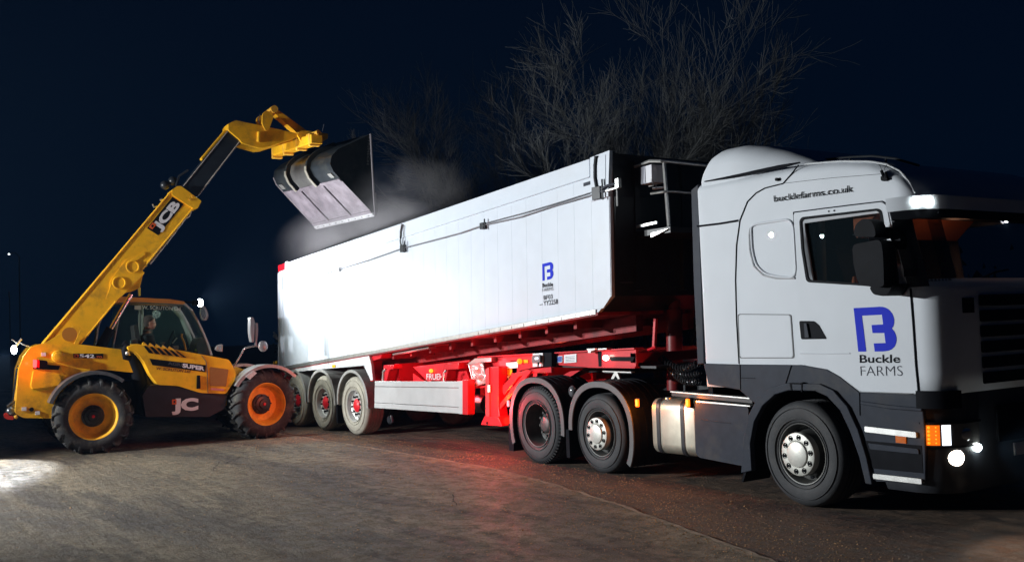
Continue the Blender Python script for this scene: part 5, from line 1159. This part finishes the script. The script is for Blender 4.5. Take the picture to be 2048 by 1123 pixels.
# ---- cab
CY0, CY1 = 1.22, 2.18
cabj = empty('cab', tele)
rf_ = J.poly([(226, 598), (232, 592), (262, 594), (340, 598), (368, 602.5), (370, 607), (330, 603), (262, 599)], CY0)
obj('roof', MB().prism(rounded(J.poly([(212, 600), (232, 592), (262, 594), (340, 598), (368, 602.5), (370, 608), (330, 606), (240, 604), (210, 612)], CY0), .02), CY0 - .02, CY1 + .02), mat('roof_yellow_paint', (.60, .26, .05), .4, noise=.1), cabj, bevel=.02)
op = [(370, 605), (384, 618), (398, 642), (410, 668), (419, 690), (425, 709)]
ip = [(367, 608), (380, 620), (394, 644), (406, 669), (414, 690), (420, 709)]
for y in (CY0, CY1): obj('windscreen_frame', MB().prism(J.poly(op + ip[::-1], CY0), y - .02, y + .02), mat('cab_frame_grey', (.42, .43, .43), .3, coat=.4), cabj, bevel=.008)
FR = mat('cab_frame_dark', (.09, .12, .11), .35, noise=.2)
for y in (CY0, CY1):
    obj('rear_pillar', MB().tube(J.path([(247, 604), (236, 640), (226, 690), (224, 712)], y), .022, 8), FR, cabj)
    obj('rear_pillar', MB().tube(J.path([(214, 606), (196, 650), (188, 700)], y), .03, 8), FR, cabj)
    obj('side_top_rail', MB().tube(J.path([(240, 607), (262, 603), (330, 607), (366, 611)], y), .022, 8), FR, cabj)
    obj('sill', MB().tube(J.path([(224, 712), (420, 722)], y), .04, 8), FR, cabj)
obj('inner_pillar', MB().tube(J.path([(345, 614), (362, 632), (374, 660), (384, 694)], CY1), .05, 8), mat('pale_green_trim', (.20, .27, .23), .6), cabj)
obj('door_post', MB().tube([J.at3((284, 608), CY1), J.at3((285, 690), CY1)], .03, 8).tube([J.at3((278, 608), CY1), J.at3((279, 690), CY1)], .02, 8), mat('pale_green_trim', (.2, .27, .23)), cabj)
gl_ = J.poly([(244, 606), (262, 602), (330, 606), (367, 610), (380, 622), (394, 645), (406, 670), (420, 710), (224, 710), (230, 670)], CY0)
obj('side_glass', MB().prism(gl_, CY0 - .004, CY0 + .004), GLASSG, cabj)
obj('far_glass', MB().prism(gl_, CY1 - .004, CY1 + .004), GLASSG, cabj)
fg = J.poly([(370, 606), (384, 618), (398, 642), (410, 668), (419, 690), (425, 709)], CY0)
V = []; 
for (x, z) in fg: V += [(x + .0, CY0 + .02, z), (x + .04, (CY0 + CY1) / 2, z), (x, CY1 - .02, z)]
obj('windscreen', MB().add(V, [(i * 3 + k, i * 3 + k + 1, i * 3 + k + 4, i * 3 + k + 3) for i in range(5) for k in range(2)], True), GLASSG, cabj)
tx = text(cabj, J, 'W. SCRUTON Ltd', (284, 617.5), (361, 620.5), (284, 610.5), mat('window_lettering', (.42, .50, .44), .6), y=CY0 - .008, bold=.02)
obj('window_sticker', MB().prism(J.poly([(269, 611), (282, 611), (282, 619), (269, 618)], CY0), CY0 - .008, CY0 - .005), mat('window_lettering', (.3, .3, .3)), cabj)
obj('console', MB().prism(rounded(J.poly([(228, 700), (262, 690), (272, 700), (420, 712), (425, 740), (230, 740)], 1.4), .03), CY0 + .02, CY1 - .02), mat('cab_console', (.04, .045, .045), .7), cabj)
obj('console_trim', MB().prism(rounded(J.poly([(262, 680), (274, 676), (276, 690), (264, 692)], 1.35), .02), 1.3, 1.5).prism(rounded(J.poly([(321, 684), (330, 683), (327, 690)], 1.35), .01), 1.3, 1.4).prism(rounded(J.poly([(346, 691), (356, 690), (356, 698), (346, 698)], 1.35), .01), 1.3, 1.4), mat('pale_green_trim', (.2, .2, .2)), cabj)
obj('grab_handle', MB().tube(J.path([(364, 667), (363, 672), (368, 684), (372, 700)], 1.4), .018, 8), YEL2, cabj)
obj('lever', MB().tube(J.path([(345, 686), (354, 675)], 1.5), .012, 6), ALU, cabj)
obj('steering_wheel', MB().tube([Vector(J.at3((342, 680), 1.70)) + Vector((.06 * math.cos(t), .19 * math.sin(t), .18 * math.cos(t))) for t in [2 * math.pi * i / 24 for i in range(25)]], .014, 8), BLACK, cabj)
obj('seat', MB().prism(rounded(J.poly([(278, 712), (272, 690), (268, 650), (276, 648), (284, 690), (315, 694), (316, 712)], 1.45), .03), 1.47, 1.93), mat('tele_seat_fabric', (.03, .035, .035), .9), cabj, bevel=.03)
obj('dash_column', MB().prism(rounded(J.poly([(386, 690), (392, 676), (400, 674), (418, 712), (390, 712)], 1.7), .03), 1.4, 2.0), mat('cab_console', (.04, .04, .04)), cabj)
obj('hi_vis_bundle', MB().ball(J.at3((398, 700), 1.5), .07, 7, (1.2, 1, .6)), mat('hi_vis_yellow', (.42, .55, .05), .7), cabj)
obj('beacon_tube', MB().prism(rounded(J.poly([(276, 575), (281, 575), (281, 591), (277, 592)], 1.05), .01), 1.03, 1.09).tube(J.path([(281, 556), (279, 575)], 1.06), .008), mat('yellow_tube', (.70, .62, .08), .4), tele)
wk = J.at3((400, 605), 1.5)
fwl = empty('cab_worklight', tele)
obj('lamp_face', MB().ball((wk[0], 1.5, wk[2]), .075, 8, (.8, 1.2, 1)), E_HOT, fwl)
obj('lamp_housing', MB().box(wk[0] - .14, wk[0] - .03, 1.42, 1.58, wk[2] - .05, wk[2] + .05), BLACK, fwl, bevel=.01)
obj('lamp_bracket', MB().tube([(wk[0] - .08, 1.5, wk[2]), (J.at((366, 603), 1.5)[0], 1.5, J.at((366, 603), 1.5)[1])], .015), BLACK, fwl)
lamp('front_work_light', 'SPOT', (wk[0] + .10, 1.40, wk[2]), 330, (.93, 1, .98), .05, (6.0, -.9, 2.2), 140, .7, tele)
lamp('front_work_light', 'SPOT', (wk[0] + .05, 1.7, wk[2] + .08), 800, (.95, .95, 1), .05, (6.5, .8, 4.6), 105, .8, tele)
lamp('cab_glow', 'POINT', (J.at((330, 640), 1.7)[0], 1.75, J.at((330, 625), 1.7)[1]), 2.2, (.75, 1, .85), .08, parent=tele)

# ---- driver, seated in the telehandler cab and looking at the load
drv = empty('person', loc=J.o, rz=J.a)
tag(drv, 'man with short grey hair and dark jacket sitting at the wheel of the telehandler', 'person')
def skin(name, V, E_, rad, m, parent, sub=2):
    me = bpy.data.meshes.new(name); me.from_pydata([tuple(v) for v in V], E_, []); o = bpy.data.objects.new(name, me); COL.objects.link(o)
    sk = o.modifiers.new('s', 'SKIN'); sk.use_smooth_shade = True; o.modifiers.new('u', 'SUBSURF').levels = sub
    for i, r_ in enumerate(rad): me.skin_vertices[0].data[i].radius = r_ if isinstance(r_, tuple) else (r_, r_)
    me.skin_vertices[0].data[0].use_root = True
    bpy.context.view_layer.update(); me2 = bpy.data.meshes.new_from_object(o.evaluated_get(bpy.context.evaluated_depsgraph_get())); bpy.data.objects.remove(o)
    return obj(name, me2, m, parent)
hx, hz = J.at((299, 645), 1.70); Y0 = 1.70
hip = Vector((hx - .14, Y0, hz - .74)); 
V = [hip, hip + Vector((.03, 0, .18)), hip + Vector((.07, 0, .36)), hip + Vector((.10, 0, .50)), Vector((hx - .03, Y0, hz - .15)), Vector((hx - .01, Y0, hz - .06)),
     hip + Vector((.10, -.19, .46)), hip + Vector((.10, .19, .46)), hip + Vector((.16, -.25, .22)), hip + Vector((.16, .25, .22)), hip + Vector((.38, -.17, .18)), hip + Vector((.38, .17, .18)),
     hip + Vector((.0, -.10, -.01)), hip + Vector((.42, -.13, .03)), hip + Vector((.52, -.13, -.36)), hip + Vector((.0, .10, -.01)), hip + Vector((.42, .13, .03)), hip + Vector((.52, .13, -.36)),
     hip + Vector((.46, -.14, .19)), hip + Vector((.46, .14, .19))]
Ee = [(0, 1), (1, 2), (2, 3), (3, 4), (4, 5), (3, 6), (3, 7), (6, 8), (7, 9), (8, 10), (9, 11), (0, 12), (12, 13), (13, 14), (0, 15), (15, 16), (16, 17), (10, 18), (11, 19)]
rd = [(.16, .12), (.16, .12), (.18, .13), (.15, .11), .065, .06, .075, .075, .052, .052, .042, .042, .09, .075, .05, .09, .075, .05, .03, .03]
bd = skin('body', V, Ee, rd, SKIN, drv)
ja = skin('jacket', V[:4] + V[6:12] + [V[3] + Vector((-.0, 0, .06))], [(0, 1), (1, 2), (2, 3), (3, 4), (3, 5), (4, 6), (5, 7), (6, 8), (7, 9), (3, 10)], [(.18, .14), (.18, .14), (.205, .155), (.175, .13), .095, .095, .07, .07, .055, .055, .09], CLOTH, drv)
tr = skin('trousers', [V[0]] + V[12:18], [(0, 1), (1, 2), (2, 3), (0, 4), (4, 5), (5, 6)], [(.17, .13), .105, .09, .065, .105, .09, .065], mat('dark_trousers', (.02, .022, .03), .9), drv)
# head: lofted ellipses with nose, brow, chin; faces +x, tilted up a little
hb_ = MB(); rings = []
prof = [(-.125, .045, .05, .01), (-.11, .065, .06, .02), (-.085, .082, .070, .015), (-.05, .092, .074, .008), (-.01, .098, .077, .003), (.03, .102, .079, 0), (.07, .100, .078, -.004), (.10, .085, .068, -.008), (.122, .055, .046, -.012), (.132, .015, .015, -.015)]
for (z, a_, b_, xo) in prof:
    rr2 = []
    for i in range(20):
        t = 2 * math.pi * i / 20; x = a_ * math.cos(t) + xo; y = b_ * math.sin(t)
        if abs(math.sin(t)) < .32 and math.cos(t) > 0:
            if -.06 < z < 0: x += .022 * (1 - abs(math.sin(t)) / .32) * (1 if z < -.02 else .6)
            if -.125 < z < -.1: x += .008
        if abs(math.sin(t)) < .75 and math.cos(t) > 0 and .0 < z < .05: x -= .004
        rr2.append((hx + x, Y0 + y, hz + z))
    rings.append(rr2)
hb_.loft(rings)
for s_ in (-1, 1): hb_.ball((hx - .008, Y0 + s_ * .082, hz - .015), .026, 7, (.8, .35, 1.2))
hd2 = obj('head', hb_, SKIN, drv)
eye = MB()
for s_ in (-1, 1): eye.ball((hx + .083, Y0 + s_ * .033, hz + .005), .012, 6)
obj('eye', eye, mat('eye_white', (.6, .6, .58), .2), hd2)
obj('mouth', MB().ball((hx + .098, Y0, hz - .073), .02, 6, (.3, 1, .3)), mat('lips', (.4, .13, .11), .5), hd2)
hr = MB(); rings = []
for (z, a_, b_, xo) in [(-.07, .05, .070, -.055), (-.03, .07, .080, -.040), (.02, .085, .084, -.028), (.05, .100, .086, -.012), (.085, .104, .082, -.006), (.115, .088, .070, -.012), (.14, .050, .045, -.018), (.148, .012, .012, -.02)]:
    rings.append([(hx + xo + a_ * math.cos(2 * math.pi * i / 20), Y0 + b_ * math.sin(2 * math.pi * i / 20), hz + z) for i in range(20)])
obj('hair', hr.loft(rings), HAIR, hd2)
obj('glasses', MB().tube([(hx + .0, Y0 - .082, hz + .01), (hx + .10, Y0 - .066, hz + .012), (hx + .112, Y0 - .02, hz + .004), (hx + .112, Y0 + .02, hz + .004), (hx + .10, Y0 + .066, hz + .012), (hx + .0, Y0 + .082, hz + .01)], .004, 6), ALU, hd2)
obj('collar', MB().lathe([(.075, -.03), (.09, .0), (.085, .05), (.07, .055), (.07, -.03)], 0, 0, 20), CLOTHG, drv, loc=(hx - .035, Y0, hz - .17)).rotation_euler = (R(90), 0, 0)
for s_ in (-1, 1):   # hands closed on the wheel rim
    w0 = hip + Vector((.47, s_ * .14, .19)); hv = [w0, w0 + Vector((.05, 0, .015)), w0 + Vector((.09, s_ * -.0, .03))]; he = [(0, 1), (1, 2)]; hrad = [.026, (.034, .02), (.034, .018)]
    for k in range(4):
        b0 = len(hv); yy2 = (k - 1.5) * .018; ln = (.030, .034, .032, .025)[k]
        hv += [w0 + Vector((.095, yy2, .035)), w0 + Vector((.095 + ln, yy2, .03)), w0 + Vector((.095 + ln + .008, yy2, .002)), w0 + Vector((.095 + ln - .018, yy2, -.016))]
        he += [(2, b0), (b0, b0 + 1), (b0 + 1, b0 + 2), (b0 + 2, b0 + 3)]; hrad += [.010, .0095, .009, .008]
    b0 = len(hv); hv += [w0 + Vector((.05, -s_ * .035, .01)), w0 + Vector((.085, -s_ * .042, -.008)), w0 + Vector((.105, -s_ * .03, -.018))]; he += [(1, b0), (b0, b0 + 1), (b0 + 1, b0 + 2)]; hrad += [.012, .010, .009]
    skin('hand', hv, he, hrad, SKIN, drv, 1)

# ================================================================== BARE TREES BEHIND THE LORRY
def twigs(mb, p, d, ln, r, depth, rng, up=.3, spread=.5, droop=0, nseg=5, kids=(3, 5), maxd=4):
    path = [p.copy()]; rs = [r]; d = d.normalized()
    for i in range(nseg):
        d = (d + Vector((rng.gauss(0, .10), rng.gauss(0, .10), rng.gauss(0, .06) + up * .10 - droop * .10 * (depth >= 2)))).normalized()
        p = p + d * ln / nseg; path.append(p.copy()); rs.append(max(.0030, r * (1 - .72 * (i + 1) / nseg)))
    mb.tube(path, rs, 6 if depth == 0 else (4 if depth < 3 else 3), cap=False)
    if depth >= maxd: return
    for k in range(rng.randint(*kids)):
        t = rng.uniform(.25, .98); i = min(nseg - 1, int(t * nseg)); q = path[i].lerp(path[i + 1], t * nseg - i); dd = (path[i + 1] - path[i]).normalized()
        a = rng.uniform(0, 2 * math.pi); o = dd.orthogonal().normalized(); o2 = dd.cross(o)
        nd = (dd + (o * math.cos(a) + o2 * math.sin(a)) * rng.uniform(spread * .6, spread * 1.3)).normalized()
        twigs(mb, q, nd, ln * rng.uniform(.42, .68), rs[i] * .55, depth + 1, rng, up, spread, droop, nseg, kids, maxd)
def bare_tree(px_, base_y, Y, top_y, seed, label, stems, spread, droop, lean=0, kids=(3, 5), maxd=4, width=1.0, bark=BARK, rk=1):
    F = Frame(0, Y, 0); x = F.at((px_, base_y))[0]; h = F.at((px_, top_y))[1]; rng = random.Random(seed)
    root = empty('bare_tree', loc=(x, Y, 0)); tag(root, label, 'tree', 'bare winter trees behind the lorry')
    tk2 = MB(); cr2 = MB()
    for s_ in range(stems):
        a = 2 * math.pi * (s_ + rng.random() * .6) / stems; tl = rng.uniform(.25, .9) * width; h_ = h * .84
        d = Vector((math.cos(a) * tl + lean, math.sin(a) * tl * .6, 1.25)).normalized()
        p0 = Vector((math.cos(a) * .15, math.sin(a) * .15, 0)); p1 = p0 + d * h_ * .16
        tk2.tube([p0, p0 + (p1 - p0) * .5 + Vector((0, 0, .05)), p1], [.11, .09, .075], 7)
        twigs(cr2, p1, d, h_ * rng.uniform(.50, .72), .050 * rk, 0, rng, .55, spread, droop, 6, kids, maxd)
    obj('trunk', tk2, bark, root); obj('crown', cr2, bark, root)
bare_tree(1150, 640, 7.0, 110, 11, 'wide bare tree with fine arching twigs standing behind the middle of the trailer', 12, .60, .3, kids=(5, 7), maxd=4, width=1.6, bark=mat('pale_twig_bark', (.055, .058, .058), .9), rk=1.15)
bare_tree(1225, 640, 7.5, 290, 5, 'bare multi-stemmed tree behind the front end of the trailer body', 5, .36, 0, kids=(4, 6), maxd=4, width=.5)
bare_tree(1330, 640, 8.0, 290, 23, 'tallest bare tree with upright shoots behind the gap between trailer and cab', 6, .32, 0, kids=(4, 6), maxd=4, width=.42)
bare_tree(1440, 640, 10, 200, 31, 'thin bare tree with upright branches behind the roof of the lorry cab', 6, .32, 0, kids=(4, 6), maxd=4, width=.45)

# ================================================================== DISTANT LAMPS
def far_lamp(u, v, Y, r, label, m, cat='street lamp'):
    F = Frame(0, Y, 0); x, z = F.at((u, v)); root = empty('street_lamp', loc=(x, Y, 0)); tag(root, label, cat)
    obj('lamp_head', MB().ball((0, 0, z), r, 8, (1.8, 1, .7)), m, root)
    obj('lamp_arm', MB().tube([(0, .1, z + r), (0, .8, z + r + .1), (0, 1.2, z - .3)], .05), BLACKM, root)
    obj('post', MB().tube([(0, 1.2, 0), (0, 1.2, z - .3)], .08), BLACKM, root)
far_lamp(18, 508, 14, .10, 'small bright white lamp far away beyond the rear of the telehandler', E_WHT)
F = Frame(0, 3, 0); x, z = F.at((18, 588)); rs_ = empty('round_road_sign', loc=(x, 3, 0)); tag(rs_, 'dim round sign with a reddish rim on a thin post behind the telehandler', 'sign')
obj('sign_ring', MB().lathe([(.16, 0), (.20, -.01), (.20, .02), (.16, .02)], 0, z, 24, closed=True), mat('dull_red_ring', (.40, .10, .07), .6), rs_)
obj('post', MB().tube([(0, .03, 0), (0, .03, z - .1)], .03), BLACKM, rs_)
# distant dark hedge so that the yard does not end in a bare horizon
hg = MB(); hr_ = random.Random(9)
for i in range(9000):
    x = hr_.uniform(-120, 90); y = 45 + hr_.gauss(0, 1.2) + .1 * math.sin(x * .3); z = abs(hr_.gauss(0, 1)) ** .8 * 1.6 * (1 + .3 * math.sin(x * .21)); s_ = hr_.uniform(.15, .4)
    a = hr_.uniform(0, 6.28); dx, dy = math.cos(a) * s_, math.sin(a) * s_
    hg.add([(x - dx, y - dy, z), (x + dx, y + dy, z + s_ * .3), (x, y, z + s_ * 1.3)], [(0, 1, 2)])
hgo = obj('hedge', hg, mat('dark_hedge', (.05, .055, .035), .9)); tag(hgo, 'low dark hedge running along the far edge of the yard', 'hedge', kind='stuff')

# ================================================================== STEAM over the load
def volume_mat(name, dens, col, nscale, lo, hi, shape):
    m = bpy.data.materials.new(name); m.use_nodes = True; n = m.node_tree; n.nodes.clear(); lk = n.links.new
    o = n.nodes.new('ShaderNodeOutputMaterial'); v = n.nodes.new('ShaderNodeVolumePrincipled'); lk(v.outputs[0], o.inputs['Volume']); v.inputs['Color'].default_value = (*col, 1)
    v.inputs['Anisotropy'].default_value = .2
    tc = n.nodes.new('ShaderNodeTexCoord'); nz = n.nodes.new('ShaderNodeTexNoise'); nz.inputs['Scale'].default_value = nscale; nz.inputs['Detail'].default_value = 5; nz.inputs['Distortion'].default_value = .6
    lk(tc.outputs['Object'], nz.inputs['Vector'])
    mr = n.nodes.new('ShaderNodeMapRange'); mr.inputs[1].default_value = lo; mr.inputs[2].default_value = hi; lk(nz.outputs['Fac'], mr.inputs[0])
    # fade towards the edge of the unit shape
    mp = n.nodes.new('ShaderNodeVectorMath'); mp.operation = 'MULTIPLY'; lk(tc.outputs['Object'], mp.inputs[0]); mp.inputs[1].default_value = shape
    ln = n.nodes.new('ShaderNodeVectorMath'); ln.operation = 'LENGTH'; lk(mp.outputs[0], ln.inputs[0])
    f = n.nodes.new('ShaderNodeMapRange'); f.inputs[1].default_value = 1; f.inputs[2].default_value = .15; lk(ln.outputs['Value'], f.inputs[0])
    m1 = n.nodes.new('ShaderNodeMath'); m1.operation = 'MULTIPLY'; lk(mr.outputs[0], m1.inputs[0]); lk(f.outputs[0], m1.inputs[1])
    m2 = n.nodes.new('ShaderNodeMath'); m2.operation = 'MULTIPLY'; lk(m1.outputs[0], m2.inputs[0]); m2.inputs[1].default_value = dens; lk(m2.outputs[0], v.inputs['Density'])
    return m
def steam(name, c, rad, dens, label, lo=.42, hi=.75, ns=.9):
    m = volume_mat(name + '_vapour', dens, (.86, .84, .88), ns, lo, hi, tuple(1 / r_ for r_ in rad))
    o = obj(name, MB().ball((0, 0, 0), 1, 12, rad), m, loc=c); tag(o, label, 'steam', kind='stuff')
F = Frame(0, 1.5, 0)
def P3(u, v, Y=1.5): q = Frame(0, Y, 0).at((u, v)); return (q[0], Y, q[1])
steam('steam', P3(705, 482), (3.3, 1.4, .9), 1.5, 'pale steam drifting up from the load inside the white trailer body under the bucket', .38, .70, .8)
steam('steam', P3(815, 408), (1.8, 1.1, .95), .45, 'fainter tuft of steam rising behind the bucket against the trees', .42, .72, 1.1)
# ================================================================== thin blue volume added to lift the blacks
hm = bpy.data.materials.new('black_lift_air'); hm.use_nodes = True; hn = hm.node_tree; hn.nodes.clear()
ho = hn.nodes.new('ShaderNodeOutputMaterial'); hv = hn.nodes.new('ShaderNodeVolumePrincipled'); hn.links.new(hv.outputs[0], ho.inputs['Volume'])
hv.inputs['Color'].default_value = (.35, .60, 1, 1); hv.inputs['Density'].default_value = .0005; hv.inputs['Anisotropy'].default_value = .3
hz_ = obj('lift_haze', MB().box(-420, 420, -420, 420, -1, 12), hm); hz_['kind'] = 'stuff'; hz_['label'] = 'thin blue air volume added to lift the night blacks'; hz_['category'] = 'lift_haze'
